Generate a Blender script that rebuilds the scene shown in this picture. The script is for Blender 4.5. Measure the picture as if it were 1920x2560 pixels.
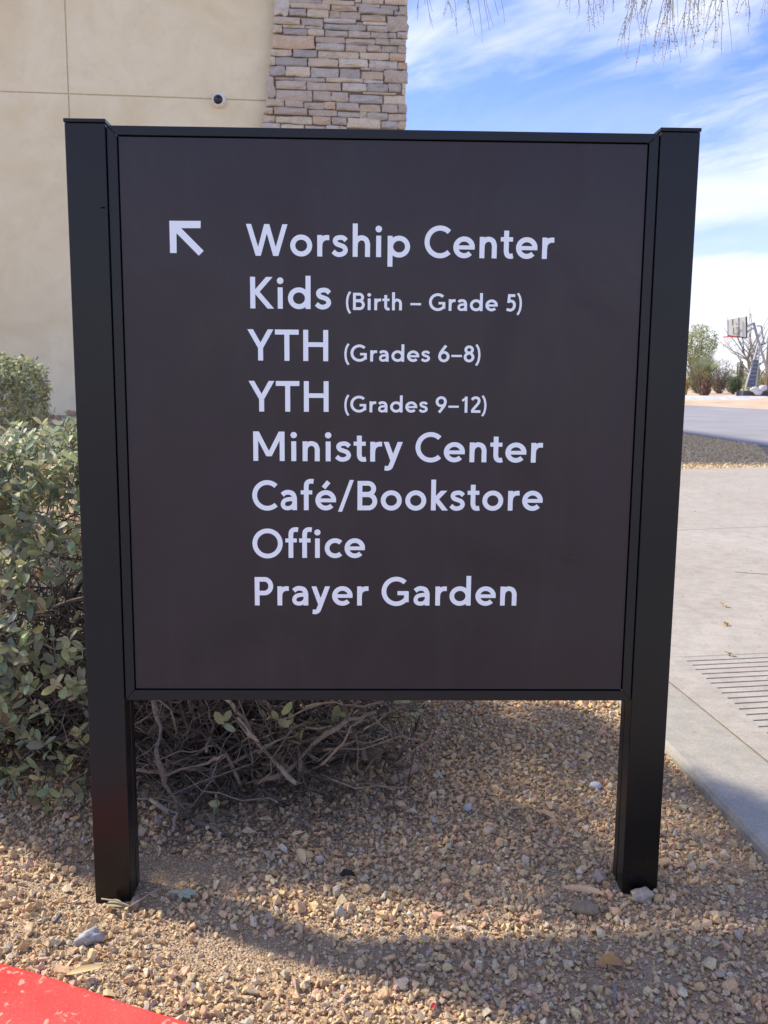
import bpy, bmesh, math, random
import numpy as np
from mathutils import Vector, Matrix, noise as mnoise

for o in list(bpy.data.objects): bpy.data.objects.remove(o, do_unlink=True)
sc = bpy.context.scene
col = sc.collection
PI = math.pi
random.seed(11)
rng = np.random.default_rng(7)

# ------------------------------------------------------------------ camera
F_PX = 2260.0
CAM = np.array([0.5695, -1.8115, 0.6434 + 0.464])
YAW, PIT, ROL = -0.0225, -0.1465, 0.0093
cy, sy = math.cos(YAW), math.sin(YAW); cp, sp = math.cos(PIT), math.sin(PIT); cr, sr = math.cos(ROL), math.sin(ROL)
FW = np.array([-sy*cp, cy*cp, sp]); RT = np.array([cy, sy, 0.0]); UP = np.cross(RT, FW)
RR = cr*RT + sr*UP; UU = -sr*RT + cr*UP
cd = bpy.data.cameras.new('camera'); cam = bpy.data.objects.new('camera', cd); col.objects.link(cam)
cd.sensor_fit = 'VERTICAL'; cd.sensor_height = 24.0; cd.lens = 24.0*F_PX/2560.0
cd.clip_start = 0.05; cd.clip_end = 3000
cd.dof.use_dof = True; cd.dof.focus_distance = 1.95; cd.dof.aperture_fstop = 9.5
cam.matrix_world = Matrix(((RR[0], UU[0], -FW[0], CAM[0]), (RR[1], UU[1], -FW[1], CAM[1]), (RR[2], UU[2], -FW[2], CAM[2]), (0, 0, 0, 1)))
sc.camera = cam

# ------------------------------------------------------------------ sun, sky, exposure
SUNV = Vector((0.93, -0.44, -1.0)).normalized()           # direction the light travels
sun_el = math.asin(-SUNV.z); sun_az = math.atan2(-SUNV.x, -SUNV.y)
sl = bpy.data.lights.new('sun', 'SUN'); sl.energy = 3.1; sl.angle = math.radians(3.2); sl.color = (1.0, 0.90, 0.75)
sun = bpy.data.objects.new('sun', sl); col.objects.link(sun)
sun.rotation_euler = SUNV.to_track_quat('-Z', 'Y').to_euler()
world = bpy.data.worlds.new('World'); sc.world = world; world.use_nodes = True
wn = world.node_tree; WN = wn.nodes; WL = wn.links
SKY_STRENGTH = 0.15
CLX, CLY = 5.5, 0.9
def wnode(t, **k):
    n = WN.new(t)
    for a, b in k.items(): setattr(n, a, b)
    return n
sky = wnode('ShaderNodeTexSky', sky_type='NISHITA', sun_disc=False)
sky.sun_elevation = sun_el; sky.sun_rotation = sun_az; sky.altitude = 400; sky.air_density = 1.0; sky.dust_density = 0.6; sky.ozone_density = 1.6
tc = wnode('ShaderNodeTexCoord'); sep = wnode('ShaderNodeSeparateXYZ'); WL.new(tc.outputs['Generated'], sep.inputs[0])
def wmath(op, a, b=None, c=None, clamp=False):
    n = wnode('ShaderNodeMath', operation=op); n.use_clamp = clamp
    for i, v in enumerate((a, b, c)):
        if v is None: continue
        if isinstance(v, (int, float)): n.inputs[i].default_value = v
        else: WL.new(v, n.inputs[i])
    return n.outputs[0]
def wramp(v, pts):
    n = wnode('ShaderNodeValToRGB'); WL.new(v, n.inputs[0]); e = n.color_ramp.elements
    e[0].position, e[0].color = pts[0][0], (pts[0][1],)*3 + (1,)
    e[1].position, e[1].color = pts[-1][0], (pts[-1][1],)*3 + (1,)
    for p, v2 in pts[1:-1]:
        q = e.new(p); q.color = (v2,)*3 + (1,)
    return n.outputs[0]
zc = wmath('MAXIMUM', sep.outputs['Z'], 0.0)
den = wmath('ADD', zc, 0.10)
px_ = wmath('DIVIDE', sep.outputs['X'], den); py_ = wmath('DIVIDE', sep.outputs['Y'], den)
cmb = wnode('ShaderNodeCombineXYZ'); WL.new(px_, cmb.inputs[0]); WL.new(py_, cmb.inputs[1])
mp = wnode('ShaderNodeMapping', vector_type='TEXTURE'); WL.new(cmb.outputs[0], mp.inputs[0])
mp.inputs['Rotation'].default_value = (0, 0, math.radians(118)); mp.inputs['Scale'].default_value = (2.0, 0.9, 1); mp.inputs['Location'].default_value = (CLX, CLY, 0.0)
n1 = wnode('ShaderNodeTexNoise'); WL.new(mp.outputs[0], n1.inputs['Vector'])
n1.inputs['Scale'].default_value = 0.95; n1.inputs['Detail'].default_value = 9; n1.inputs['Roughness'].default_value = 0.55; n1.inputs['Distortion'].default_value = 0.7
n2 = wnode('ShaderNodeTexNoise'); WL.new(mp.outputs[0], n2.inputs['Vector'])
n2.inputs['Scale'].default_value = 3.4; n2.inputs['Detail'].default_value = 8; n2.inputs['Roughness'].default_value = 0.6; n2.inputs['Distortion'].default_value = 0.5
cl = wmath('ADD', wmath('MULTIPLY', n1.outputs[0], 0.74), wmath('MULTIPLY', n2.outputs[0], 0.26))
cov = wramp(cl, [(0.43, 0.0), (0.51, 0.22), (0.59, 0.62), (0.69, 0.97)])
zn = wmath('ADD', zc, wmath('MULTIPLY', wmath('SUBTRACT', n1.outputs[0], 0.5), 0.07))
zn = wmath('ADD', zn, wmath('MULTIPLY', wmath('SUBTRACT', n2.outputs[0], 0.5), 0.02))
hor = wramp(zn, [(0.0, 0.93), (0.118, 0.86), (0.130, 0.42), (0.146, 0.40), (0.168, 0.74), (0.200, 0.80), (0.228, 0.22), (0.30, 0.10)])
covr = wmath('MAXIMUM', cov, hor)
cov2 = wmath('ADD', covr, wmath('MULTIPLY', wmath('SUBTRACT', n2.outputs[0], 0.5), 0.35), clamp=True)
tint = wnode('ShaderNodeMix', data_type='RGBA', blend_type='MULTIPLY'); tint.inputs['Factor'].default_value = 1.0
WL.new(sky.outputs[0], tint.inputs['A']); tint.inputs['B'].default_value = (0.33, 0.44, 0.82, 1)
cmix = wnode('ShaderNodeMix', data_type='RGBA'); WL.new(cov2, cmix.inputs['Factor'])
WL.new(tint.outputs['Result'], cmix.inputs['A']); cmix.inputs['B'].default_value = (3.42, 3.50, 3.66, 1)
WL.new(cmix.outputs['Result'], WN['Background'].inputs[0]); WN['Background'].inputs[1].default_value = SKY_STRENGTH
sc.view_settings.view_transform = 'Standard'; sc.view_settings.look = 'None'; sc.view_settings.gamma = 1; sc.view_settings.exposure = 1.18
sc.view_settings.use_curve_mapping = False

# ------------------------------------------------------------------ measuring helpers (photograph pixel -> point at a real distance)
def ray(x, y): return FW + (x-960)/F_PX*RR - (y-1280)/F_PX*UU
def AT(x, y, Y):
    d = ray(x, y); t = (Y-CAM[1])/d[1]; return CAM + t*d
def AZ(x, y, Z):
    d = ray(x, y); t = (Z-CAM[2])/d[2]; return CAM + t*d

# ------------------------------------------------------------------ object helpers
def setp(o, label=None, cat=None, group=None, kind=None):
    if label: o['label'] = label
    if cat: o['category'] = cat
    if group: o['group'] = group
    if kind: o['kind'] = kind
    return o
def empty(name, loc=(0, 0, 0), **k):
    o = bpy.data.objects.new(name, None); o.empty_display_size = 0.1; col.objects.link(o); o.location = loc
    return setp(o, **k)
def link(name, me, parent=None, **k):
    o = bpy.data.objects.new(name, me); col.objects.link(o)
    if parent is not None:
        o.parent = parent
        root = parent; off = Vector((0, 0, 0))
        while root is not None: off += root.location; root = root.parent
        o.location = -off
    return setp(o, **k)
class MB:
    def __init__(s): s.v = []; s.f = []; s.c = []; s.n = 0
    def add(s, vs, fs, c=(0.5, 0.5, 0.5)):
        b = s.n; s.v.extend([tuple(p) for p in vs]); s.n += len(vs)
        s.f.extend([tuple(i+b for i in f) for f in fs]); s.c.extend([c]*len(fs))
    def box(s, x0, x1, y0, y1, z0, z1, c=(0.5, 0.5, 0.5)):
        v = [(x0,y0,z0),(x1,y0,z0),(x1,y1,z0),(x0,y1,z0),(x0,y0,z1),(x1,y0,z1),(x1,y1,z1),(x0,y1,z1)]
        s.add(v, [(0,3,2,1),(4,5,6,7),(0,1,5,4),(1,2,6,5),(2,3,7,6),(3,0,4,7)], c)
    def tube(s, pts, rad, n=6, c=(0.5, 0.5, 0.5), cap=True):
        pts = [Vector(p) for p in pts]
        if not hasattr(rad, '__len__'): rad = [rad]*len(pts)
        vs = []; up = Vector((0.13, 0.21, 0.97))
        for i, p in enumerate(pts):
            t = (pts[min(i+1, len(pts)-1)] - pts[max(i-1, 0)])
            if t.length < 1e-9: t = Vector((0, 0, 1))
            t.normalize(); a = t.cross(up)
            if a.length < 0.05: a = t.cross(Vector((1, 0, 0)))
            a.normalize(); b = t.cross(a)
            for k in range(n):
                th = 2*PI*k/n; vs.append(p + (a*math.cos(th) + b*math.sin(th))*rad[i])
        fs = []
        for i in range(len(pts)-1):
            for k in range(n):
                k2 = (k+1) % n; fs.append((i*n+k, i*n+k2, (i+1)*n+k2, (i+1)*n+k))
        if cap: fs.append(tuple(range(n-1, -1, -1))); fs.append(tuple((len(pts)-1)*n+k for k in range(n)))
        s.add(vs, fs, c)
    def prism(s, poly, y0, y1, c=(0.5, 0.5, 0.5)):
        """poly = list of (x, z), extruded from y0 (front) to y1"""
        n = len(poly); v = [(p[0], y0, p[1]) for p in poly] + [(p[0], y1, p[1]) for p in poly]
        s.add(v, [tuple(range(n)), tuple(range(2*n-1, n-1, -1))] + [(i, (i+n), (i+1) % n + n, (i+1) % n) for i in range(n)], c)
    def slab(s, poly, z0, z1, c=(0.5, 0.5, 0.5)):
        n = len(poly); v = [(p[0], p[1], z1) for p in poly] + [(p[0], p[1], z0) for p in poly]
        s.add(v, [tuple(range(n)), tuple(range(2*n-1, n-1, -1))] + [(i, (i+n), (i+1) % n + n, (i+1) % n) for i in range(n)], c)
    def mesh(s, name, mat, smooth=False, fix=True):
        me = bpy.data.meshes.new(name); me.from_pydata(s.v, [], s.f); me.materials.append(mat)
        ca = me.color_attributes.new('Col', 'FLOAT_COLOR', 'CORNER')
        buf = np.ones((len(me.loops), 4), dtype=np.float32)
        ln = np.array([len(f) for f in s.f]); cc = np.repeat(np.array(s.c, dtype=np.float32), ln, axis=0)
        buf[:, :3] = cc; ca.data.foreach_set('color', buf.ravel())
        if fix:
            bm = bmesh.new(); bm.from_mesh(me); bmesh.ops.recalc_face_normals(bm, faces=bm.faces); bm.to_mesh(me); bm.free()
        if smooth: me.polygons.foreach_set('use_smooth', [True]*len(me.polygons))
        me.update(); return me
    def build(s, name, mat, parent=None, smooth=False, bevel=0, fix=True, **k):
        o = link(name, s.mesh(name, mat, smooth, fix), parent, **k)
        if bevel:
            m = o.modifiers.new('bevel', 'BEVEL'); m.width = bevel; m.segments = 2; m.limit_method = 'ANGLE'
        return o
def tri_mesh(name, V, Fc, C, mat, smooth=False):
    """fast triangles: V (n,3), Fc (m,3), C (m,3)"""
    me = bpy.data.meshes.new(name); n, m = len(V), len(Fc)
    me.vertices.add(n); me.vertices.foreach_set('co', V.astype(np.float32).ravel())
    me.loops.add(3*m); me.loops.foreach_set('vertex_index', Fc.astype(np.int32).ravel())
    me.polygons.add(m); me.polygons.foreach_set('loop_start', np.arange(0, 3*m, 3, dtype=np.int32)); me.polygons.foreach_set('loop_total', np.full(m, 3, dtype=np.int32))
    me.polygons.foreach_set('use_smooth', np.full(m, smooth))
    me.update(calc_edges=True)
    ca = me.color_attributes.new('Col', 'FLOAT_COLOR', 'CORNER')
    buf = np.ones((3*m, 4), dtype=np.float32); buf[:, :3] = np.repeat(C, 3, axis=0); ca.data.foreach_set('color', buf.ravel())
    me.materials.append(mat); me.validate(); return me

# ------------------------------------------------------------------ materials
class Mt:
    def __init__(s, name, rough=0.8, spec=0.3, metal=0.0):
        s.m = bpy.data.materials.new(name); s.m.use_nodes = True; s.nt = s.m.node_tree; s.b = s.nt.nodes['Principled BSDF']
        s.b.inputs['Roughness'].default_value = rough; s.b.inputs['Specular IOR Level'].default_value = spec; s.b.inputs['Metallic'].default_value = metal
    def n(s, t, ins=None, **k):
        q = s.nt.nodes.new(t)
        for a, b in k.items(): setattr(q, a, b)
        for a, b in (ins or {}).items(): s.put(q.inputs[a], b)
        return q
    def put(s, sock, v):
        if isinstance(v, bpy.types.NodeSocket): s.nt.links.new(v, sock)
        else: sock.default_value = v
    def co(s, kind='Object'):
        return s.n('ShaderNodeTexCoord').outputs[kind]
    def noise(s, scale, detail=4, rough=0.55, vec=None, dist=0.0):
        return s.n('ShaderNodeTexNoise', {'Vector': vec if vec is not None else s.pos(), 'Scale': scale, 'Detail': detail, 'Roughness': rough, 'Distortion': dist})
    def pos(s):
        if not hasattr(s, '_p'): s._p = s.n('ShaderNodeNewGeometry').outputs['Position']
        return s._p
    def ramp(s, v, pts):
        q = s.n('ShaderNodeValToRGB', {0: v}); e = q.color_ramp.elements
        f = lambda c: (tuple(c) + (1,)) if hasattr(c, '__len__') else (c, c, c, 1)
        e[0].position, e[0].color = pts[0][0], f(pts[0][1]); e[1].position, e[1].color = pts[-1][0], f(pts[-1][1])
        for p, c in pts[1:-1]: r = e.new(p); r.color = f(c)
        return q.outputs[0]
    def mix(s, a, b, fac, mode='MIX'):
        q = s.n('ShaderNodeMix', data_type='RGBA', blend_type=mode)
        for i, v in ((q.inputs['Factor'], fac), (q.inputs['A'], a), (q.inputs['B'], b)):
            if isinstance(v, tuple) and len(v) == 3: v = v + (1,)
            s.put(i, v)
        return q.outputs['Result']
    def attr(s): return s.n('ShaderNodeAttribute', attribute_name='Col').outputs['Color']
    def base(s, v):
        if isinstance(v, tuple) and len(v) == 3: v = v + (1,)
        s.put(s.b.inputs['Base Color'], v); return s
    def bump(s, h, strength, dist):
        q = s.n('ShaderNodeBump', {'Height': h, 'Strength': strength, 'Distance': dist}); s.nt.links.new(q.outputs[0], s.b.inputs['Normal']); return s

def mat_simple(name, c, rough=0.7, spec=0.3, metal=0, nscale=None, var=0.15, bump=0):
    m = Mt(name, rough, spec, metal)
    if nscale:
        nz = m.noise(nscale, 5).outputs[0]
        m.base(m.mix(tuple(x*(1-var) for x in c), tuple(min(1, x*(1+var)) for x in c), m.ramp(nz, [(0.3, 0.0), (0.7, 1.0)])))
        if bump: m.bump(nz, 0.6, bump)
    else: m.base(c)
    return m.m

def mat_vcol(name, rough=0.8, spec=0.25, nscale=200, amt=0.35, bump=0.0008, bs=0.6):
    m = Mt(name, rough, spec); nz = m.noise(nscale, 4, 0.65).outputs[0]
    k = m.ramp(nz, [(0.3, 1-amt), (0.62, 1.0)])
    m.base(m.mix(m.attr(), k, 1.0, 'MULTIPLY'))
    if bump: m.bump(nz, bs, bump)
    return m.m

M_gravel = mat_vcol('crushed_gravel', 0.9, 0.15, 260, 0.42, 0.0012)
# dirt under the gravel
m = Mt('dirt', 0.95, 0.1)
a = m.noise(5, 4).outputs[0]; b = m.noise(140, 5, 0.7).outputs[0]
vo = m.n('ShaderNodeTexVoronoi', {'Vector': m.pos(), 'Scale': 190}); vo2 = m.n('ShaderNodeTexVoronoi', {'Vector': m.pos(), 'Scale': 55})
c1 = m.mix((0.56, 0.41, 0.25), (0.66, 0.50, 0.33), m.ramp(a, [(0.35, 0.0), (0.65, 1.0)]))
c2 = m.mix(c1, m.mix((0.5, 0.38, 0.26), (0.26, 0.18, 0.12), m.ramp(vo.outputs['Color'], [(0.2, 0.0), (0.8, 1.0)])), 0.45); c3 = m.mix(c2, m.ramp(b, [(0.3, 0.45), (0.7, 1.0)]), 0.8, 'MULTIPLY')
m.base(c3); hh = m.n('ShaderNodeMath', {0: vo.outputs['Distance'], 1: vo2.outputs['Distance']}, operation='ADD').outputs[0]
m.bump(hh, 0.8, -0.006); M_dirt = m.m
# powder coated black steel / aluminium
def coat(name, c, rough, bscale, bstr, speck=False, sat=0.5):
    m = Mt(name, rough, sat); nz = m.noise(bscale, 3, 0.6).outputs[0]; n2_ = m.noise(6, 3).outputs[0]
    base = m.mix(tuple(x*0.85 for x in c), tuple(x*1.15 for x in c), m.ramp(n2_, [(0.3, 0.0), (0.7, 1.0)]))
    if speck:
        v = m.n('ShaderNodeTexVoronoi', {'Vector': m.pos(), 'Scale': 110}); msk = m.ramp(v.outputs['Distance'], [(0.06, 1.0), (0.10, 0.0)])
        rnd = m.ramp(v.outputs['Color'], [(0.68, 0.0), (0.72, 1.0)])
        zz = m.n('ShaderNodeSeparateXYZ', {0: m.pos()}).outputs['Z']; zr = m.ramp(zz, [(0.02, 1.0), (0.60, 0.15)])
        mm = m.n('ShaderNodeMath', {0: msk, 1: rnd}, operation='MULTIPLY').outputs[0]; mm = m.n('ShaderNodeMath', {0: mm, 1: zr}, operation='MULTIPLY').outputs[0]
        base = m.mix(base, (0.42, 0.36, 0.30), mm)
    m.base(base); m.bump(nz, bstr, 0.0006)
    m.put(m.b.inputs['Roughness'], m.ramp(n2_, [(0.3, rough*0.88), (0.7, rough*1.12)]))
    return m.m
M_post = coat('black_powder_coat', (0.0045, 0.0045, 0.005), 0.30, 260, 0.4, True, 0.42)
M_rail = coat('black_satin_frame', (0.006, 0.0065, 0.0075), 0.32, 350, 0.12, False, 0.42)
m = Mt('dark_brown_panel', 0.36, 0.50); sm_ = m.noise(3.2, 4, 0.6, dist=0.6).outputs[0]; gr = m.noise(900, 2).outputs[0]
m.base(m.mix((0.015, 0.0090, 0.0105), (0.021, 0.0135, 0.0155), m.ramp(sm_, [(0.35, 0.0), (0.65, 1.0)])))
mpd = m.n('ShaderNodeMapping', {'Vector': m.pos(), 'Scale': (9, 9, 1.6)}); ds = m.noise(1.0, 7, 0.7, vec=mpd.outputs[0], dist=0.6).outputs[0]
dvv = m.n('ShaderNodeTexVoronoi', {'Vector': m.pos(), 'Scale': 45}); dsp = m.n('ShaderNodeMath', {0: m.ramp(dvv.outputs['Distance'], [(0.035, 1.0), (0.06, 0.0)]), 1: m.ramp(dvv.outputs['Color'], [(0.74, 0.0), (0.78, 0.5)])}, operation='MULTIPLY').outputs[0]
pb = m.mix(m.mix((0.020, 0.0100, 0.0125), (0.027, 0.0145, 0.0180), m.ramp(sm_, [(0.35, 0.0), (0.65, 1.0)])), (0.10, 0.085, 0.08), m.ramp(ds, [(0.50, 0.0), (0.80, 0.13)]))
m.base(m.mix(pb, (0.30, 0.26, 0.23), dsp))
m.put(m.b.inputs['Roughness'], m.ramp(sm_, [(0.38, 0.24), (0.64, 0.44)])); m.bump(gr, 0.06, 0.0003)
dv = m.n('ShaderNodeTexVoronoi', {'Vector': m.pos(), 'Scale': 34})
M_panel = m.m
M_letter = mat_simple('white_vinyl', (0.92, 0.95, 0.95), 0.42, 0.4)
M_gap = mat_simple('dark_gap', (0.004, 0.004, 0.004), 0.9, 0.1)
# stucco
m = Mt('cream_stucco', 0.93, 0.15); a = m.noise(0.9, 6, 0.62, dist=0.8).outputs[0]; b = m.noise(60, 6, 0.7).outputs[0]; c = m.noise(5, 5, 0.7).outputs[0]
k = m.mix((0.78, 0.665, 0.42), (0.88, 0.79, 0.55), m.ramp(a, [(0.33, 0.0), (0.66, 1.0)]))
k = m.mix(k, (0.73, 0.64, 0.45), m.ramp(c, [(0.52, 0.0), (0.72, 0.5)])); m.base(k); m.bump(b, 0.35, 0.012); M_stucco = m.m
M_groove = mat_simple('stucco_joint', (0.66, 0.56, 0.40), 0.95, 0.1, nscale=20)
M_mortar = mat_simple('pier_mortar', (0.26, 0.23, 0.20), 0.95, 0.1, nscale=12)
# ledge stone
m = Mt('ledge_stone', 0.9, 0.2); a = m.noise(7, 6, 0.65, dist=0.5).outputs[0]; b = m.noise(38, 6, 0.7).outputs[0]
k = m.mix(m.attr(), m.ramp(a, [(0.25, (0.74, 0.71, 0.70)), (0.5, (0.95, 0.93, 0.9)), (0.75, (1.0, 1.0, 1.0))]), 1.0, 'MULTIPLY')
k = m.mix(k, (0.56, 0.43, 0.30), m.ramp(m.noise(3.1, 5, 0.6).outputs[0], [(0.56, 0.0), (0.75, 0.22)]))
k = m.mix(k, m.ramp(b, [(0.3, 0.72), (0.65, 1.0)]), 1.0, 'MULTIPLY')
m.base(k); m.bump(b, 0.9, 0.02); M_stone = m.m
# concrete
def concrete(name, c0, c1, bumpd=0.002):
    m = Mt(name, 0.9, 0.2); a = m.noise(1.1, 6, 0.6, dist=0.4).outputs[0]; b = m.noise(170, 5, 0.75).outputs[0]; d = m.noise(14, 6, 0.7).outputs[0]
    k = m.mix(c0, c1, m.ramp(a, [(0.3, 0.0), (0.7, 1.0)])); k = m.mix(k, m.ramp(b, [(0.28, 0.70), (0.6, 1.0)]), 1.0, 'MULTIPLY')
    k = m.mix(k, m.ramp(d, [(0.35, 0.80), (0.6, 1.0)]), 0.8, 'MULTIPLY')
    mpn = m.n('ShaderNodeMapping', {'Vector': m.pos(), 'Rotation': (0, 0, 0.15), 'Scale': (6, 160, 1)}); br = m.noise(1.0, 4, 0.6, vec=mpn.outputs[0]).outputs[0]
    k = m.mix(k, m.ramp(br, [(0.3, 0.90), (0.6, 1.0)]), 0.8, 'MULTIPLY')
    st = m.noise(2.6, 7, 0.72, dist=1.2).outputs[0]; k = m.mix(k, (0.27, 0.235, 0.19), m.ramp(st, [(0.57, 0.0), (0.70, 0.38)]))
    v = m.n('ShaderNodeTexVoronoi', {'Vector': m.pos(), 'Scale': 23}); s_ = m.ramp(v.outputs['Distance'], [(0.05, 1.0), (0.09, 0.0)]); r_ = m.ramp(v.outputs['Color'], [(0.86, 0.0), (0.9, 0.7)])
    k = m.mix(k, (0.16, 0.14, 0.12), m.n('ShaderNodeMath', {0: s_, 1: r_}, operation='MULTIPLY').outputs[0])
    m.base(k); m.bump(b, 0.5, bumpd); return m.m
M_conc = concrete('pale_concrete', (0.40, 0.36, 0.30), (0.475, 0.435, 0.37))
M_conc2 = concrete('rough_kerb_concrete', (0.375, 0.35, 0.295), (0.455, 0.43, 0.37), 0.004)
# red painted kerb with chipped spots
m = Mt('chipped_red_paint', 0.75, 0.3); a = m.noise(24, 7, 0.72, dist=0.5).outputs[0]; b = m.noise(7, 4, 0.5).outputs[0]; g = m.noise(200, 4).outputs[0]
red = m.mix((0.62, 0.035, 0.030), (0.74, 0.075, 0.062), m.ramp(b, [(0.3, 0.0), (0.7, 1.0)])); red = m.mix(red, (0.80, 0.13, 0.11), m.ramp(g, [(0.5, 0.0), (0.75, 0.5)]))
v = m.n('ShaderNodeTexVoronoi', {'Vector': m.mix(m.pos(), m.noise(30, 3).outputs['Color'], 0.05), 'Scale': 42}); spot = m.ramp(v.outputs['Distance'], [(0.22, 1.0), (0.30, 0.0)]); pick = m.ramp(v.outputs['Color'], [(0.60, 0.0), (0.64, 1.0)])
msk = m.n('ShaderNodeMath', {0: spot, 1: pick}, operation='MULTIPLY').outputs[0]; msk = m.n('ShaderNodeMath', {0: msk, 1: m.ramp(a, [(0.575, 0.0), (0.62, 1.0)])}, operation='MAXIMUM').outputs[0]
m.base(m.mix(red, (0.78, 0.36, 0.26), m.n('ShaderNodeMath', {0: msk, 1: 0.72}, operation='MULTIPLY').outputs[0])); m.bump(m.n('ShaderNodeMath', {0: g, 1: msk}, operation='SUBTRACT').outputs[0], 0.5, 0.0018); M_red = m.m
M_asph = mat_simple('grey_asphalt', (0.27, 0.265, 0.27), 0.9, 0.2, nscale=0.5, var=0.12)
M_sand = mat_simple('desert_sand', (0.52, 0.39, 0.27), 0.95, 0.1, nscale=0.7, var=0.18)
# leaves
def leafmat(name, trans=0.38, rough=0.5):
    m = Mt(name, rough, 0.35); nz = m.noise(120, 3).outputs[0]
    c = m.mix(m.attr(), m.ramp(nz, [(0.3, 0.82), (0.7, 1.0)]), 1.0, 'MULTIPLY'); m.base(c)
    tr = m.n('ShaderNodeBsdfTranslucent', {'Color': c}); mx = m.n('ShaderNodeMixShader', {0: trans, 1: m.b.outputs[0], 2: tr.outputs[0]})
    m.nt.links.new(mx.outputs[0], m.nt.nodes['Material Output'].inputs['Surface']); return m.m
M_leaf = leafmat('jojoba_leaf'); M_dry = leafmat('dry_leaf', 0.15, 0.7)
M_twig = mat_vcol('grey_brown_bark', 0.9, 0.2, 90, 0.45, 0.0015)
M_rock = mat_vcol('rock', 0.9, 0.2, 90, 0.35, 0.002)
M_plainv = mat_vcol('tinted_plastic_and_steel', 0.6, 0.4, 30, 0.1, 0)
M_white = mat_simple('white_plastic', (0.80, 0.80, 0.78), 0.35, 0.5)
M_dome = mat_simple('smoked_dome', (0.02, 0.022, 0.028), 0.08, 0.6)

# ------------------------------------------------------------------ terrain
def sstep(a, b, x):
    t = np.clip((x-a)/(b-a), 0, 1); return t*t*(3-2*t)
def T(x, y):
    x = np.asarray(x, float); y = np.asarray(y, float)
    z = 0.44*sstep(1.6, 13.2, y)*sstep(1.55, -0.4, x)
    near = np.exp(-((x-0.6)/2.5)**2 - ((y-0.2)/2.5)**2)
    z = z + near*(0.010*np.sin(3.1*x+1.2)*np.cos(2.7*y+0.4) + 0.006*np.sin(7.3*x-0.6)*np.sin(6.1*y+1.0)) + 0.012*np.exp(-((x-1.2)/0.35)**2-((y-0.0)/0.3)**2)
    z = z + 0.030*np.exp(-((x-1.0)/0.5)**2-((y-1.3)/0.5)**2) - 0.012*np.exp(-((x-0.36)/0.3)**2-((y+0.2)/0.11)**2)
    z = z + 0.014*np.exp(-((x-1.50)/0.10)**2)*(y < 9.3) + 0.15*sstep(42, 45.2, y) + 0.16*sstep(47.3, 48.4, y)
    z = z - 0.016*np.exp(-((x-0.03)/0.16)**2-((y+0.03)/0.13)**2)
    z = z - 0.30*(y < -0.75)
    return z
def Ts(x, y): return float(T(x, y))
RED = [AZ(px, py, 0.02)[:2] for px, py in ((-330, 2330), (-150, 2368), (0, 2410), (110, 2441), (220, 2478), (320, 2513), (400, 2538), (480, 2562), (620, 2610), (800, 2680))]
RED = [(-2.6, 0.05)] + [tuple(p) for p in RED] + [(0.95, -0.75)]
redx = np.array([p[0] for p in RED]); redy = np.array([p[1]+0.010 for p in RED])
xs = np.concatenate([[-500, -200, -80, -40, -20, -12, -8, -6, -5, -4, -3.4, -3], np.arange(-2.6, 2.4, 0.04), [2.5, 2.8, 3.2, 4, 5, 6.5, 8, 12, 14, 16, 18, 20, 24, 28, 34, 40, 80, 200, 500]])
ys = np.concatenate([[-400, -100, -30, -10, -5, -3, -2, -1.5, -1.2], np.arange(-1.0, 2.6, 0.04), np.arange(2.8, 14, 0.4), [15, 18, 22, 28, 36, 40, 42, 43, 44, 44.6, 45.2, 45.4, 46.5, 47.3, 47.8, 48.4, 60, 80, 120, 200, 400, 900]])
gx, gy = np.meshgrid(xs, ys); gz = T(gx, gy)
rk = np.interp(gx, redx, redy, left=0.05, right=-0.75)
gz = np.where((gy < rk - 0.03), -0.30, gz)
gz = np.where((gx > 1.545) & (gy > -3) & (gy < 9.3), -0.05, gz)
NX = len(xs); me = bpy.data.meshes.new('ground')
idx = np.arange(gx.size).reshape(gx.shape)
fq = np.stack([idx[:-1, :-1].ravel(), idx[:-1, 1:].ravel(), idx[1:, 1:].ravel(), idx[1:, :-1].ravel()], 1)
me.from_pydata(np.stack([gx.ravel(), gy.ravel(), gz.ravel()], 1).tolist(), [], fq.tolist()); me.materials.append(M_dirt); me.materials.append(M_sand)
cen = (gx[:-1, :-1] + gx[1:, 1:])/2; ceny = (gy[:-1, :-1] + gy[1:, 1:])/2
me.polygons.foreach_set('material_index', ((ceny > 17) | (cen > 9)).astype(int).ravel().tolist())
link('ground', me, kind='structure')

# ------------------------------------------------------------------ pavement (concrete path with kerb band, grooved panel, slabs)
ZP = 0.05
def az2(px, py): p = AZ(px, py, ZP); return (p[0], p[1])
pav = empty('pavement', (1.7, 1.0, 0), kind='structure')
ek = [az2(1665, 1862), az2(1790, 1990), az2(1920, 2120)]
A1, A2 = az2(1672, 1704), az2(1920, 1905)
dx = (ek[2][0]-ek[0][0])/(ek[2][1]-ek[0][1])
def edge_x(y): return ek[0][0] + dx*(y-ek[0][1])
jx = (A2[0]-A1[0])/(A2[1]-A1[1])
def joint_x(y): return A1[0] + jx*(y-A1[1])
g0, g1 = az2(1700, 1643), az2(1900, 1634); gs = (g1[1]-g0[1])/(g1[0]-g0[0])
def line_y(x, y0, s): return y0 + s*(x-1.8)
yG = g0[1] - gs*(g0[0]-1.8)
s3a, s3b = az2(1700, 1325), az2(1900, 1317); s3 = (s3b[1]-s3a[1])/(s3b[0]-s3a[0]); y3 = s3a[1] - s3*(s3a[0]-1.8)
e4a, e4b = az2(1700, 1173), az2(1900, 1168); s4 = (e4b[1]-e4a[1])/(e4b[0]-e4a[0]); y4 = e4a[1] - s4*(e4a[0]-1.8)
XR = 9.0
yb0 = -2.6
g = 0.0022
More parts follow.
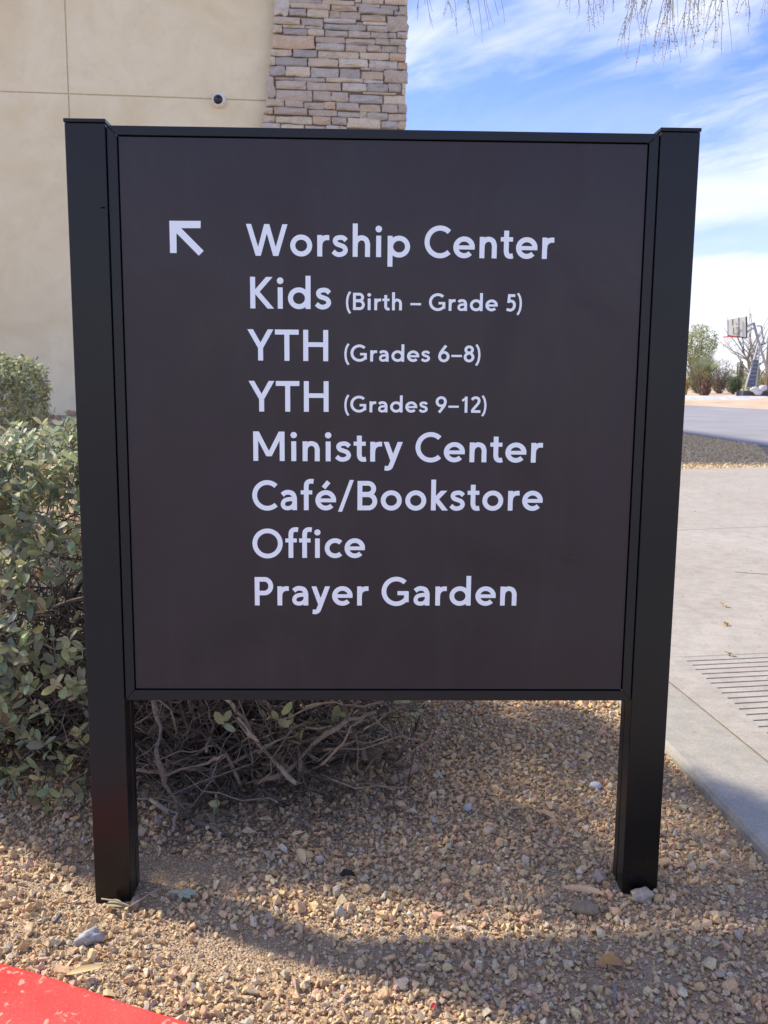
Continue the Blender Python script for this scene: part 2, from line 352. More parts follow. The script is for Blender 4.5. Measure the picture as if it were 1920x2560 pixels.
# kerb band: finely divided so that its edge can be worn
mb = MB(); N = 120; prof = []
y_end = line_y(1.5, yG, gs)
for i in range(N+1):
    y = yb0 + (y_end - yb0)*i/N
    w = 0.004*mnoise.noise(Vector((y*9, 1.3, 0))) + 0.003*mnoise.noise(Vector((y*31, 4.3, 0)))
    xa = edge_x(y) + w; xb = joint_x(y) - g
    prof.append([(xa-0.004, y, -0.15), (xa-0.001, y, ZP-0.016), (xa+0.005, y, ZP-0.005), (xa+0.016, y, ZP), (xb-0.006, y, ZP), (xb, y, ZP-0.006), (xb, y, -0.15)])
vs = [p for r in prof for p in r]; fs = []
for i in range(N):
    for k in range(6): fs.append((i*7+k, i*7+k+1, (i+1)*7+k+1, (i+1)*7+k))
mb.add(vs, fs); mb.build('kerb_band', M_conc2, pav)
mb = MB(); mb.slab([(joint_x(yb0)-0.05, yb0), (XR, yb0), (XR, line_y(XR, y3, s3)), (joint_x(1.65)-0.05, line_y(1.6, yG, gs)-0.03)], ZP-0.10, ZP-0.007); mb.build('sub_base', M_conc2, pav)
# grooved panel: strips and real grooves
def gy_(k, x): return line_y(x, yG - 0.045 - k*0.0505, gs)
mb = MB(); xl0 = 1.805
ng = 32; ymin_ = gy_(ng, 1.8) - 0.2
def cell(poly, z=ZP):
    mb.add([(p[0], p[1], z) for p in poly], [tuple(range(len(poly)))])
def lx(y): return joint_x(y) + g
def gx0(k): return 1.8075 + 0.003*math.sin(k*2.3) - k*0.0006
XG = 3.3
for k in range(ng):
    xa = gx0(k); ya = gy_(k, xa); gw = 0.0115
    # groove k occupies [ya-gw, ya]; strip below goes to next groove
    top = lambda x: gy_(k, x); bot = lambda x: gy_(k, x) - gw; nxt = lambda x: gy_(k+1, x)
    prev = (lambda x: gy_(k-1, x) - gw) if k else (lambda x: line_y(x, yG, gs) - g)
    # strip above groove
    cell([(xa, top(xa)), (XG, top(XG)), (XG, prev(XG)), (xa, prev(xa))])
    d = 0.011; i0 = 0.0035
    mb.add([(xa, top(xa), ZP), (XG, top(XG), ZP), (XG, top(XG)-i0, ZP-d), (xa+0.004, top(xa)-i0, ZP-d), (xa, bot(xa), ZP), (XG, bot(XG), ZP), (XG, bot(XG)+i0, ZP-d), (xa+0.004, bot(xa)+i0, ZP-d)],
           [(0, 3, 2, 1), (3, 7, 6, 2), (4, 5, 6, 7), (0, 4, 7, 3)])
    # left margin cell beside strip + groove
    ym = prev(xa)
    cell([(lx(bot(xa)), bot(xa)), (xa, bot(xa)), (xa, top(xa)), (xa, ym), (lx(ym), ym)])
yl = gy_(ng-1, 1.8)
cell([(lx(yb0), yb0), (XG, yb0), (XG, gy_(ng-1, XG)-0.0115), (gx0(ng-1), gy_(ng-1, gx0(ng-1))-0.0115), (lx(gy_(ng-1, gx0(ng-1))-0.0115), gy_(ng-1, gx0(ng-1))-0.0115)])
mb.build('grooved_slab', M_conc, pav, fix=False)
# plain slabs
def slab_obj(poly):
    m_ = MB(); m_.slab(poly, -0.12, ZP); return m_.build('slab', M_conc, pav, bevel=0.006)
ga = 0.0035
slab_obj([(edge_x(1.7), line_y(edge_x(1.7), yG, gs)+ga), (XR, line_y(XR, yG, gs)+ga), (XR, line_y(XR, y3, s3)-ga), (1.45, line_y(1.45, y3, s3)-ga)])
slab_obj([(1.45, line_y(1.45, y3, s3)+ga), (XR, line_y(XR, y3, s3)+ga), (XR, line_y(XR, y4, s4)), (1.45, line_y(1.45, y4, s4))])
slab_obj([(XG+ga, yb0), (XR, yb0), (XR, line_y(XR, yG, gs)-ga), (XG+ga, line_y(XG+ga, yG, gs)-ga)])
# crack
mb = MB(); c0 = az2(1838, 1430); c1 = az2(1880, 1434); c2 = az2(1990, 1440); pts = []
for a_, b_ in ((c0, c1), (c1, c2)):
    for t in np.linspace(0, 1, 7): pts.append((a_[0]+(b_[0]-a_[0])*t, a_[1]+(b_[1]-a_[1])*t+random.uniform(-0.006, 0.006)))
for p, q in zip(pts[:-1], pts[1:]):
    if abs(p[0]-q[0]) < 1e-6: continue
    mb.add([(p[0], p[1]-0.004, ZP+0.0015), (q[0], q[1]-0.004, ZP+0.0015), (q[0], q[1]+0.003, ZP+0.0015), (p[0], p[1]+0.003, ZP+0.0015)], [(0, 1, 2, 3)])
mb.build('crack', M_gap, pav)

# ------------------------------------------------------------------ red kerb and street at the near left
rk_ = empty('red_kerb', (RED[4][0], RED[4][1], 0), label='red painted kerb with chipped paint at the near left edge of the gravel', cat='kerb')
mb = MB(); pr = []
P = []
RED = [(p[0], p[1]+0.010) for p in RED]
for i in range(len(RED)-1):
    for t in np.linspace(0, 1, 9)[:-1]: P.append((RED[i][0]+(RED[i+1][0]-RED[i][0])*t, RED[i][1]+(RED[i+1][1]-RED[i][1])*t))
P.append(RED[-1])
for i, (x, y) in enumerate(P):
    a_ = P[max(i-2, 0)]; b_ = P[min(i+2, len(P)-1)]; tx, ty = b_[0]-a_[0], b_[1]-a_[1]; L = math.hypot(tx, ty); nx, ny = -ty/L, tx/L
    w = 0.002*mnoise.noise(Vector((x*25, y*25, 0)))
    row = []
    for o_, z in ((0.0+w, -0.15), (0.0+w, 0.012), (-0.006, 0.019), (-0.018, 0.022), (-0.075, 0.022), (-0.135, 0.020), (-0.15, 0.012), (-0.158, -0.01), (-0.175, -0.14)):
        row.append((x+nx*o_, y+ny*o_, z))
    pr.append(row)
vs = [p for r in pr for p in r]; K = 9; fs = []
for i in range(len(P)-1):
    for k in range(K-1): fs.append((i*K+k, i*K+k+1, (i+1)*K+k+1, (i+1)*K+k))
mb.add(vs, fs); mb.build('kerb_stone', M_red, rk_, smooth=True)
mb = MB(); near_edge = [(p[0]-0.0, p[1]-0.165) for p in P]
mb.slab([(-30, -30), (30, -30), (30, -0.95)] + [(1.0, -0.95)] + near_edge[::-1] + [(-30, -0.1)], -0.25, -0.145); mb.build('street', M_asph, kind='structure')

# ------------------------------------------------------------------ asphalt drive, far kerb, court
mb = MB()
near = [(7.6, 9.2), (7.52, 13.6), (7.39, 17.6), (6.3, 23), (2, 31), (-12, 38), (-60, 46)]
farr = [(-60, 50), (-12, 47), (8, 43.5), (15.4, 41.3), (17.0, 33.5), (19.5, 24), (24, 9.2)]
mb.slab(near + farr, -0.1, 0.02); mb.build('drive', M_asph, kind='structure')
kA, kB = AZ(1700, 999.5, 0.15), AZ(1920, 999.5, 0.15)
kd = Vector((kB[0]-kA[0], kB[1]-kA[1], 0)).normalized(); kn = Vector((-kd.y, kd.x, 0))
kc = Vector((kA[0], kA[1], 0))
mb = MB()
a_, b_ = kc - kd*40, kc + kd*30; V = []
for q_ in (a_, b_):
    for off, z in ((0, -0.1), (0, 0.12), (0.42, 0.32), (0.50, 0.34), (0.75, 0.34), (0.75, -0.1)): V.append(q_ + kn*off + Vector((0, 0, z)))
mb.add(V, [(i, i+1, 7+i, 6+i) for i in range(5)] + [(5, 0, 6, 11)]); mb.build('far_kerb', mat_simple('bright_kerb', (0.66, 0.64, 0.60), 0.9, 0.2, nscale=2), label='long pale kerb beyond the asphalt drive, below the basketball hoop', cat='kerb')

# ------------------------------------------------------------------ gravel
def hull_variants(n, npts, flat=0.72):
    out = []
    for i in range(n):
        bm = bmesh.new()
        for k in range(npts):
            v = Vector((random.gauss(0, 1), random.gauss(0, 1), random.gauss(0, 1))).normalized()*random.uniform(0.85, 1.0)
            bm.verts.new((v.x, v.y*random.uniform(0.7, 1.0), v.z*flat))
        bmesh.ops.convex_hull(bm, input=list(bm.verts)); bm.verts.ensure_lookup_table()
        loose = [v for v in bm.verts if not v.link_faces]
        for v in loose: bm.verts.remove(v)
        bmesh.ops.triangulate(bm, faces=bm.faces[:]); bm.verts.index_update(); bm.verts.ensure_lookup_table()
        V = np.array([v.co[:] for v in bm.verts]); Fc = np.array([[l.vert.index for l in f.loops] for f in bm.faces]); bm.free(); out.append((V, Fc))
    return out
def scatter(X, Y, Z, S, C, variants, flatrot=0.6):
    n = len(X); which = rng.integers(0, len(variants), n); VV = []; FF = []; CC = []; base = 0
    for k, (V, Fc) in enumerate(variants):
        ii = np.where(which == k)[0]; m_ = len(ii)
        if m_ == 0: continue
        q = rng.normal(size=(m_, 4)); q[:, 0] += 1.2*flatrot/0.6; q /= np.linalg.norm(q, axis=1)[:, None]
        w, x, y, z = q.T; R = np.stack([np.stack([1-2*(y*y+z*z), 2*(x*y-z*w), 2*(x*z+y*w)], 1), np.stack([2*(x*y+z*w), 1-2*(x*x+z*z), 2*(y*z-x*w)], 1), np.stack([2*(x*z-y*w), 2*(y*z+x*w), 1-2*(x*x+y*y)], 1)], 1)
        th = rng.uniform(0, 2*PI, m_); c_, s_ = np.cos(th), np.sin(th); Rz = np.zeros((m_, 3, 3)); Rz[:, 0, 0] = c_; Rz[:, 0, 1] = -s_; Rz[:, 1, 0] = s_; Rz[:, 1, 1] = c_; Rz[:, 2, 2] = 1
        R = Rz @ R; sc3 = S[ii][:, None]*rng.uniform(0.62, 1.34, (m_, 3))
        P_ = V[None]*sc3[:, None, :]; P_ = np.einsum('mij,mvj->mvi', R, P_) + np.stack([X[ii], Y[ii], Z[ii]], 1)[:, None, :]
        VV.append(P_.reshape(-1, 3)); nv = len(V)
        FF.append((Fc[None] + (base + np.arange(m_)*nv)[:, None, None]).reshape(-1, 3)); CC.append(np.repeat(C[ii], len(Fc), axis=0)); base += m_*nv
    return np.concatenate(VV), np.concatenate(FF), np.concatenate(CC)
PAL = np.array([(0.44, 0.34, 0.23), (0.50, 0.40, 0.27), (0.38, 0.31, 0.23), (0.33, 0.285, 0.23), (0.46, 0.33, 0.22), (0.40, 0.36, 0.31), (0.56, 0.48, 0.35), (0.31, 0.23, 0.16), (0.48, 0.34, 0.27), (0.34, 0.32, 0.30), (0.66, 0.60, 0.50), (0.27, 0.26, 0.26)])
PW = np.array([18, 15, 16, 13, 10, 8, 7, 6, 4, 4, 3, 1.2]); PW = PW/PW.sum()
def cols(n, tone=None):
    c = PAL[rng.choice(len(PAL), n, p=PW)]*np.array([1.76, 1.58, 1.29])*rng.uniform(0.78, 1.2, (n, 1))*rng.uniform(0.95, 1.05, (n, 3)); m_ = c.max(1, keepdims=True); return np.clip(c*np.where(m_ > 0.74, 0.74/m_, 1.0), 0.02, 0.8)
def inside(X, Y):
    ok = Y > np.interp(X, redx, redy) + 0.0
    ex = np.where(Y < 1.65, ek[0][0] + dx*(Y-ek[0][1]), 1.46); ok &= ~((X > ex - 0.004) & (Y < 9.2))
    for x0, x1 in ((-0.004, 0.080), (1.130, 1.214)): ok &= ~((X > x0) & (X < x1) & (Y > -0.008) & (Y < 0.074))
    return ok
def dirtp(X, Y):
    d = 1.1*np.exp(-(((X-0.36)+0.55*(Y+0.2))/0.26)**2 - ((Y+0.20)/0.085)**2)
    d += 0.75*np.exp(-((X-0.02)/0.22)**2 - ((Y-0.03)/0.12)**2) + 0.8*np.exp(-((X-0.14)/0.16)**2 - ((Y-0.1)/0.07)**2) + 0.7*np.exp(-((X-1.02)/0.14)**2-((Y+0.27)/0.08)**2) + 0.6*np.exp(-((X-0.75)/0.16)**2-((Y+0.13)/0.05)**2)
    d += 0.55*np.exp(-((X-(ek[0][0]-0.04))/0.05)**2) + 0.5*np.exp(-((X+0.25)/0.25)**2-((Y+0.12)/0.06)**2)
    return np.clip(d, 0, 1)
hv = hull_variants(16, 13) + hull_variants(12, 9, 0.6); hv_s = hull_variants(8, 6, 0.9)
def layer(x0, x1, y0, y1, sp, smin, smax, pw, lift, var, keep=None, tone=1.0):
    nx_, ny_ = int((x1-x0)/sp), int((y1-y0)/sp); X, Y = np.meshgrid(x0+(np.arange(nx_)+0.5)*sp, y0+(np.arange(ny_)+0.5)*sp)
    X = X.ravel() + rng.uniform(-0.5, 0.5, X.size)*sp; Y = Y.ravel() + rng.uniform(-0.5, 0.5, Y.size)*sp
    ok = inside(X, Y)
    if keep is not None: ok &= keep(X, Y)
    X, Y = X[ok], Y[ok]; S = smin + (smax-smin)*rng.uniform(0, 1, len(X))**pw
    return X, Y, T(X, Y) + S*lift, S, cols(len(X))*tone, var
def clump(X, Y):
    return 0.5 + 0.5*np.sin(9*X + 3*np.sin(7*Y+1))*np.sin(8*Y + 2.5*np.sin(6*X))
parts = [
    layer(-0.75, 1.62, -0.80, 2.1, 0.0125, 0.0048, 0.0100, 1.4, 0.30, hv, lambda X, Y: rng.uniform(size=X.size) > dirtp(X, Y)*0.93),
    layer(-0.75, 1.62, -0.80, 2.1, 0.0205, 0.0068, 0.0140, 1.8, 0.70, hv, lambda X, Y: rng.uniform(size=X.size) > np.maximum(dirtp(X, Y)*1.05, 0.22+0.4*clump(X, Y))),
    layer(-0.75, 1.62, -0.80, 2.1, 0.056, 0.0115, 0.020, 2.2, 0.5, hv, lambda X, Y: rng.uniform(size=X.size) > 0.45+dirtp(X, Y)),
    layer(-0.70, 1.62, -0.80, 0.7, 0.0078, 0.0016, 0.0046, 1.4, 0.5, hv_s),
    layer(0.0, 0.9, -0.42, 0.2, 0.0055, 0.0009, 0.0026, 1.5, 0.5, hv_s, lambda X, Y: rng.uniform(size=X.size) < dirtp(X, Y)*1.1),
    layer(-0.75, 1.62, 2.1, 3.6, 0.019, 0.006, 0.012, 1.4, 0.3, hv),
    layer(-3.2, -0.75, 1.0, 5.0, 0.035, 0.010, 0.020, 1.4, 0.3, hv),
    layer(-0.75, 1.62, 3.6, 9.5, 0.05, 0.012, 0.026, 1.3, 0.3, hv),
    layer(-2.2, -0.75, -0.3, 1.0, 0.03, 0.008, 0.016, 1.4, 0.3, hv),
]
vv, ff, cc, b0 = [], [], [], 0
for X, Y, Z, S, C, var in parts:
    a_, b_, c_ = scatter(X, Y, Z, S, C, var); vv.append(a_); ff.append(b_+b0); cc.append(c_); b0 += len(a_)
link('gravel', tri_mesh('gravel', np.concatenate(vv), np.concatenate(ff), np.concatenate(cc), M_gravel), kind='stuff', label='tan crushed gravel covering the bed around the sign', cat='gravel')
# far strips
def in_drive(X, Y):
    e = np.interp(Y, [9, 13.6, 17.6, 23, 31], [7.6, 7.52, 7.39, 6.3, 2.0]); return X < e
fy = line_y
X1 = layer(3.2, 8.4, 9.2, 21, 0.036, 0.013, 0.026, 1.3, 0.25, hv_s, lambda X, Y: in_drive(X, Y) & (Y > line_y(X, y4, s4)) & (X < 2.2+0.38*Y))
X2 = layer(1.3, 3.2, 9.3, 14, 0.06, 0.016, 0.03, 1.3, 0.25, hv_s, lambda X, Y: (Y > line_y(X, y4, s4)))
vv, ff, cc, b0 = [], [], [], 0
for X, Y, Z, S, C, var in (X1, X2):
    a_, b_, c_ = scatter(X, Y, Z, S, np.clip(C*np.array([1.35, 1.33, 1.28]), 0, 0.88), var); vv.append(a_); ff.append(b_+b0); cc.append(c_); b0 += len(a_)
link('gravel_strip', tri_mesh('gravel_strip', np.concatenate(vv), np.concatenate(ff), np.concatenate(cc), M_gravel), kind='stuff', label='strip of tan gravel between the concrete path and the asphalt drive', cat='gravel')

# ------------------------------------------------------------------ building
BY = 13.9
bd = Vector((math.cos(math.radians(3.6)), math.sin(math.radians(3.6)), 0)); bn = Vector((bd.y, -bd.x, 0))
o0 = AT(547, 252, BY); B0 = Vector((o0[0], o0[1], 0))
def onwall(px, py, off=0.0):
    """photograph pixel -> (u along wall, z) on the wall plane pushed out by off"""
    d = Vector(ray(px, py)); c_ = Vector(CAM); p0 = B0 + bn*off
    t = (p0-c_).dot(bn)/d.dot(bn); p = c_ + d*t; return (p-B0).dot(bd), p.z
def W3(u, z, off): p = B0 + bd*u + bn*off; return (p.x, p.y, z)
bld = empty('building', (B0.x, B0.y, 0.4), label='cream stucco building with scored joints and a stone corner pier, behind the sign', cat='building')
def wbox(mb, u0, u1, z0, z1, o0_, o1_, c=(0.5, 0.5, 0.5)):
    v = [W3(u0, z0, o1_), W3(u1, z0, o1_), W3(u1, z1, o1_), W3(u0, z1, o1_), W3(u0, z0, o0_), W3(u1, z0, o0_), W3(u1, z1, o0_), W3(u0, z1, o0_)]
    mb.add(v, [(0, 1, 2, 3), (7, 6, 5, 4), (4, 5, 1, 0), (3, 2, 6, 7), (4, 0, 3, 7), (1, 5, 6, 2)], c)
uJ, zJ = onwall(171, 231); uC, zC = onwall(547, 252); uR, _ = onwall(1012, 300)
uPL, _ = onwall(660, 320); zb = onwall(150, 1046)[1]; zTop = 7.35
zJ = (zJ + onwall(640, 250)[1] + zC)/3
mb = MB(); wbox(mb, -9, uR-0.05, -0.2, zTop-0.05, -8.0, -0.016); mb.build('wall_core', M_groove, bld)
gj = 0.0085
for (u0, u1) in ((-9, uJ-gj-5.2), (uJ+gj-5.2, uJ-gj), (uJ+gj, uR-0.12)):
    for (z0, z1) in ((zb+0.02, zJ-gj), (zJ+gj, zJ+2.7-gj), (zJ+2.7+gj, zTop)):
        if z1 <= z0+0.05: continue
        mb = MB(); wbox(mb, u0, u1, z0, z1, -0.015, 0.0); mb.build('stucco_panel', M_stucco, bld, bevel=0.006)
mb = MB(); wbox(mb, -9, uR-0.10, -0.2, zb+0.005, -0.015, -0.008); mb.build('base_strip', mat_simple('grey_base', (0.30, 0.27, 0.23), 0.9, nscale=3), bld)
mb = MB(); wbox(mb, -9.1, uR+0.05, zTop, zTop+0.12, -8.1, 0.09); mb.build('parapet_cap', M_groove, bld, bevel=0.01)
# stone pier: core + individual ledge stones placed as in the photograph
PO = 0.22
def pz(cx_, cy_): return onwall(620+cx_*0.26522, cy_*0.26522, PO)
pier_t = onwall(692, 0, PO); pier_b = onwall(657, 316, PO)
sl_ = (pier_t[0]-pier_b[0])/(pier_t[1]-pier_b[1])
def pier_left(z): return pier_b[0] + sl_*(z-pier_b[1])
prr = onwall(1014, 150, PO)[0]
core = MB(); zt = zTop+0.15
pl0, pl1 = pier_left(0.1)+0.03, pier_left(zt)+0.03
v = [W3(pl0, -0.1, PO-0.05), W3(prr-0.03, -0.1, PO-0.05), W3(prr-0.03, zt, PO-0.05), W3(pl1, zt, PO-0.05), W3(pl0, -0.1, -0.6), W3(prr-0.03, -0.1, -0.6), W3(prr-0.03, zt, -0.6), W3(pl1, zt, -0.6)]
core.add(v, [(0, 1, 2, 3), (7, 6, 5, 4), (4, 5, 1, 0), (3, 2, 6, 7), (4, 0, 3, 7), (1, 5, 6, 2)])
pier = core.build('stone_pier', M_mortar, bld)
SC = {'g': (0.37, 0.35, 0.325), 't': (0.43, 0.38, 0.315), 'p': (0.40, 0.36, 0.32), 'b': (0.345, 0.34, 0.335), 'c': (0.48, 0.44, 0.37), 'o': (0.47, 0.385, 0.30), 'w': (0.45, 0.435, 0.41)}
ROWS = """250,385,-70,150,w;390,695,-2,38,g;700,1005,5,48,c;1010,1070,-30,22,c;1075,1280,-20,38,c;1285,1490,-20,45,c;398,775,30,85,t;785,1030,48,105,t;1010,1240,40,75,p;1245,1415,52,100,b;1425,1492,58,150,g;388,545,85,150,b;555,760,85,165,c;765,870,98,170,p;872,1058,108,190,p;1040,1370,76,133,b;1378,1430,110,145,b;1065,1300,136,202,t;235,495,156,230,t;500,712,168,245,g;715,1018,178,222,w;1022,1078,208,242,g;1082,1308,206,240,c;1312,1510,148,300,p;228,325,238,310,c;328,535,238,266,c;540,700,248,270,w;718,1115,228,286,b;1120,1315,243,300,g;330,555,270,335,b;562,720,276,340,c;725,940,288,350,g;945,1155,290,356,p;1158,1318,305,358,p;1322,1402,310,360,g;1405,1500,302,362,p;225,632,328,458,o;638,912,350,410,p;918,1198,360,420,p;1203,1335,360,425,g;1338,1490,368,428,g;640,912,413,478,w;918,1120,424,490,p;1125,1250,430,488,p;1255,1408,432,494,g;1412,1487,432,500,t;212,410,462,525,c;425,652,468,546,b;658,1045,484,555,c;1052,1330,492,560,c;1335,1487,506,578,o;198,258,535,615,c;262,560,540,625,b;566,850,556,632,t;855,1130,562,640,c;1138,1410,566,652,w;1415,1505,588,655,o;200,348,622,712,b;355,588,630,720,c;592,852,638,736,b;860,1060,645,740,b;1062,1150,643,664,w;1155,1280,650,668,g;1063,1278,670,750,t;1282,1505,660,778,p;178,250,722,922,p;256,430,727,752,p;434,728,728,768,b;732,1085,736,778,c;1088,1275,755,785,w;258,550,758,842,p;555,880,772,852,p;888,1118,786,862,w;1122,1322,790,865,b;1326,1445,784,868,g;1450,1488,786,888,c;256,608,846,950,p;612,782,858,950,p;786,950,868,960,p;955,1270,896,974,b;1080,1395,870,892,c;1278,1490,896,985,c;168,342,932,1002,t;350,522,950,1010,p;526,720,966,1028,p;718,825,962,1032,o;830,1048,970,1046,p;1052,1252,986,1060,t;1256,1410,985,1068,p;1414,1495,988,1066,p;148,235,1012,1074,o;240,562,1014,1085,p;568,842,1036,1090,p;846,1050,1054,1104,g;1054,1118,1052,1112,c;1122,1315,1066,1132,g;1318,1488,1072,1140,p;140,252,1084,1150,c;258,608,1096,1165,c;612,785,1096,1176,o;790,930,1108,1180,g;932,1252,1112,1210,c;1256,1412,1145,1215,b;1415,1485,1146,1215,o;145,305,1158,1232,w;310,530,1170,1236,c;535,735,1184,1236,g;738,860,1184,1236,w;862,930,1186,1236,c"""
def stone(u0, u1, z0, z1, colr, side=False):
    s = random.Random(hash((round(u0, 3), round(z0, 3))) & 0xffff)
    w, h = u1-u0, z1-z0; proud = s.uniform(-0.006, 0.028); ch = min(0.016, h*0.13, w*0.16)
    mb = MB(); n = 12; out = []
    cx_, cz_ = (u0+u1)/2, (z0+z1)/2
    bas = [(-0.5, -0.5), (-0.18, -0.5), (0.18, -0.5), (0.5, -0.5), (0.5, -0.15), (0.5, 0.15), (0.5, 0.5), (0.18, 0.5), (-0.18, 0.5), (-0.5, 0.5), (-0.5, 0.15), (-0.5, -0.15)]
    ring = []
    for bx, bz in bas:
        corner = abs(bx) == 0.5 and abs(bz) == 0.5
        jj = 0.085 if not corner else 0.05
        ring.append((cx_ + bx*w*(0.99 if not corner else 0.975) + s.uniform(-jj, jj)*h, cz_ + bz*h*(0.985 if not corner else 0.95) + s.uniform(-jj, jj)*h))
    inner = []
    for (u, z) in ring: inner.append((u + (cx_-u)/max(w/2, 1e-6)*ch*s.uniform(0.7, 1.6), z + (cz_-z)/max(h/2, 1e-6)*ch*s.uniform(0.7, 1.5)))
    V = [W3(u, z, PO-0.07) for u, z in ring] + [W3(u, z, PO+proud-ch*0.6) for u, z in ring] + [W3(u, z, PO+proud+s.uniform(-0.006, 0.012)) for u, z in inner]
    V.append(W3(cx_-w*s.uniform(.1, .3), cz_+s.uniform(-0.25, 0.25)*h, PO+proud+s.uniform(-0.006, 0.034))); V.append(W3(cx_+w*s.uniform(.1, .3), cz_+s.uniform(-0.25, 0.25)*h, PO+proud+s.uniform(-0.006, 0.034)))
    Fc = []
    for i in range(n):
        j = (i+1) % n; Fc.append((i, j, n+j, n+i)); Fc.append((n+i, n+j, 2*n+j, 2*n+i))
    L_, R_ = 3*n, 3*n+1
    for i in range(n):
        j = (i+1) % n; left = bas[i][0] < 0 and bas[j][0] <= 0; right = bas[i][0] > 0 and bas[j][0] >= 0
        if left or (bas[i][0] < 0 and bas[j][0] < 0): Fc.append((2*n+i, 2*n+j, L_))
        elif right: Fc.append((2*n+i, 2*n+j, R_))
        elif bas[i][0] < 0: Fc.append((2*n+i, 2*n+j, R_, L_))
        else: Fc.append((2*n+i, 2*n+j, L_, R_))
    k = s.uniform(0.92, 1.10)*1.60; mb.add(V, Fc, tuple(min(0.85, q*k*w_) for q, w_ in zip(colr, (1.04, 1.0, 0.94)))); mb.build('stone', M_stone, pier)
for r in ROWS.split(';'):
    a_ = r.split(','); x0, x1, y0, y1 = map(float, a_[:4]); (ua, zb_), (ub, za_) = pz(x0, y1), pz(x1, y0)
    ua2 = pz(x0, (y0+y1)/2)[0]; ub2 = pz(x1, (y0+y1)/2)[0]
    zlo = pz((x0+x1)/2, y1)[1]; zhi = pz((x0+x1)/2, y0)[1]
    if x1 > 1480: ub2 = max(ub2, prr-0.01+random.uniform(0, 0.05))
    stone(ua2, ub2, zlo+0.002, zhi-0.002, SC[a_[4].strip()])
def fill_rows(z, zend):
    while z < zend:
        h = random.choice([0.09, 0.13, 0.17, 0.2]); u = pier_left(z); 
        while u < prr-0.02:
            w = random.uniform(0.25, 0.75); u2 = min(u+w, prr+0.02)
            if prr-u2 < 0.15: u2 = prr+random.uniform(0, 0.04)
            stone(u, u2-0.012, z, min(z+h, zend)-0.012, SC[random.choice('gtpbcptpcw')]); u = u2
        z += h
zl = pz(600, 1240)[1]; fill_rows(0.25, zl-0.01)
fill_rows(pz(700, -10)[1]+0.02, zTop+0.1)

# ------------------------------------------------------------------ dome camera on the wall
def lathe(mb, prof, center, axis, up, n=28, c=(0.5, 0.5, 0.5)):
    axis = Vector(axis).normalized(); a_ = axis.cross(Vector(up)).normalized(); b_ = axis.cross(a_); V = []
    for r, h in prof:
        for k in range(n):
            t = 2*PI*k/n; V.append(Vector(center) + axis*h + (a_*math.cos(t)+b_*math.sin(t))*r)
    Fc = [(i*n+k, i*n+(k+1) % n, (i+1)*n+(k+1) % n, (i+1)*n+k) for i in range(len(prof)-1) for k in range(n)]
    Fc.append(tuple(range(n))); Fc.append(tuple((len(prof)-1)*n+k for k in range(n)))
    mb.add(V, Fc, c)
cxu, cxz = onwall(548, 253); cc0 = Vector(W3(cxu, cxz, 0.0)); R0 = 0.116
dc = empty('security_camera', cc0, label='white dome security camera with dark bubble on the cream wall', cat='camera')
ax = (bn + Vector((0, 0, 0.0))).normalized(); tilt = (bn*0.97 + Vector((-0.06, 0, 0.05))).normalized()
mb = MB(); lathe(mb, [(R0, 0.0), (R0, 0.025), (R0*0.97, 0.05), (R0*0.9, 0.075), (R0*0.78, 0.095), (R0*0.66, 0.102)], cc0, ax, (0, 0, 1)); mb.build('housing', M_white, dc, smooth=True)
mb = MB(); lathe(mb, [(R0*0.68*math.cos(t), 0.085 + R0*0.62*math.sin(t)) for t in np.linspace(0, PI/2*0.98, 9)], cc0 + Vector((-0.004, 0, -0.004)), tilt, (0, 0, 1)); mb.build('dome', M_dome, dc, smooth=True)
mb = MB(); lathe(mb, [(0.030, 0.10), (0.030, 0.150), (0.022, 0.154)], cc0 + Vector((0, 0, 0.0)), tilt, (0, 0, 1), 14); mb.build('lens', M_gap, dc)
for an in (215, 325, 270):
    t = math.radians(an); p = cc0 + bd*math.cos(t)*R0*0.84 + Vector((0, 0, 1))*math.sin(t)*R0*0.84
    mb = MB(); lathe(mb, [(0.007, 0.06), (0.007, 0.088), (0.004, 0.09)], p, ax, (0, 0, 1), 8); mb.build('screw', M_mortar, dc)

# ------------------------------------------------------------------ THE SIGN
sign = empty('directory_sign', (0.605, 0.03, 0), label='black framed directory sign on two posts with white lettering and an arrow', cat='sign')
PB, PT = 0.4640, 0.4640+1.0959          # panel opening
PL, PR_ = 0.0967, 1.1137
def post(x0, x1, inner_right, ztop):
    m_ = MB(); yf, ym, yb = -0.006, 0.039, 0.070
    m_.box(x0, x1, yf, ym, -0.25, ztop)
    p = m_.build('post', M_post, sign, bevel=0.0022)
    m2 = MB(); m2.box(x0+0.003, x1-0.003, ym, ym+0.003, -0.25, ztop); m2.build('groove', M_gap, p)
    m2 = MB(); m2.box(x0, x1, ym+0.003, yb, -0.25, ztop); m2.build('rear_half', M_post, p, bevel=0.0015)
    m3 = MB(); e = 0.0014
    m3.box(x0-e, x1+e, yf-e, yb+e, ztop+0.0006, ztop+0.0075); m3.build('cap', M_post, p, bevel=0.0012)
    return p
pl_ = post(0.0, 0.0762, True, 0.464+1.1159)
pr2 = post(1.1336, 1.2100, False, 0.464+1.1159)
# small chip on the left post
cA = AT(258, 519, -0.0065); mb = MB(); mb.box(cA[0]-0.004, cA[0]+0.003, -0.0075, -0.0055, cA[2]-0.0012, cA[2]+0.0012); mb.build('chip', M_gap, sign)
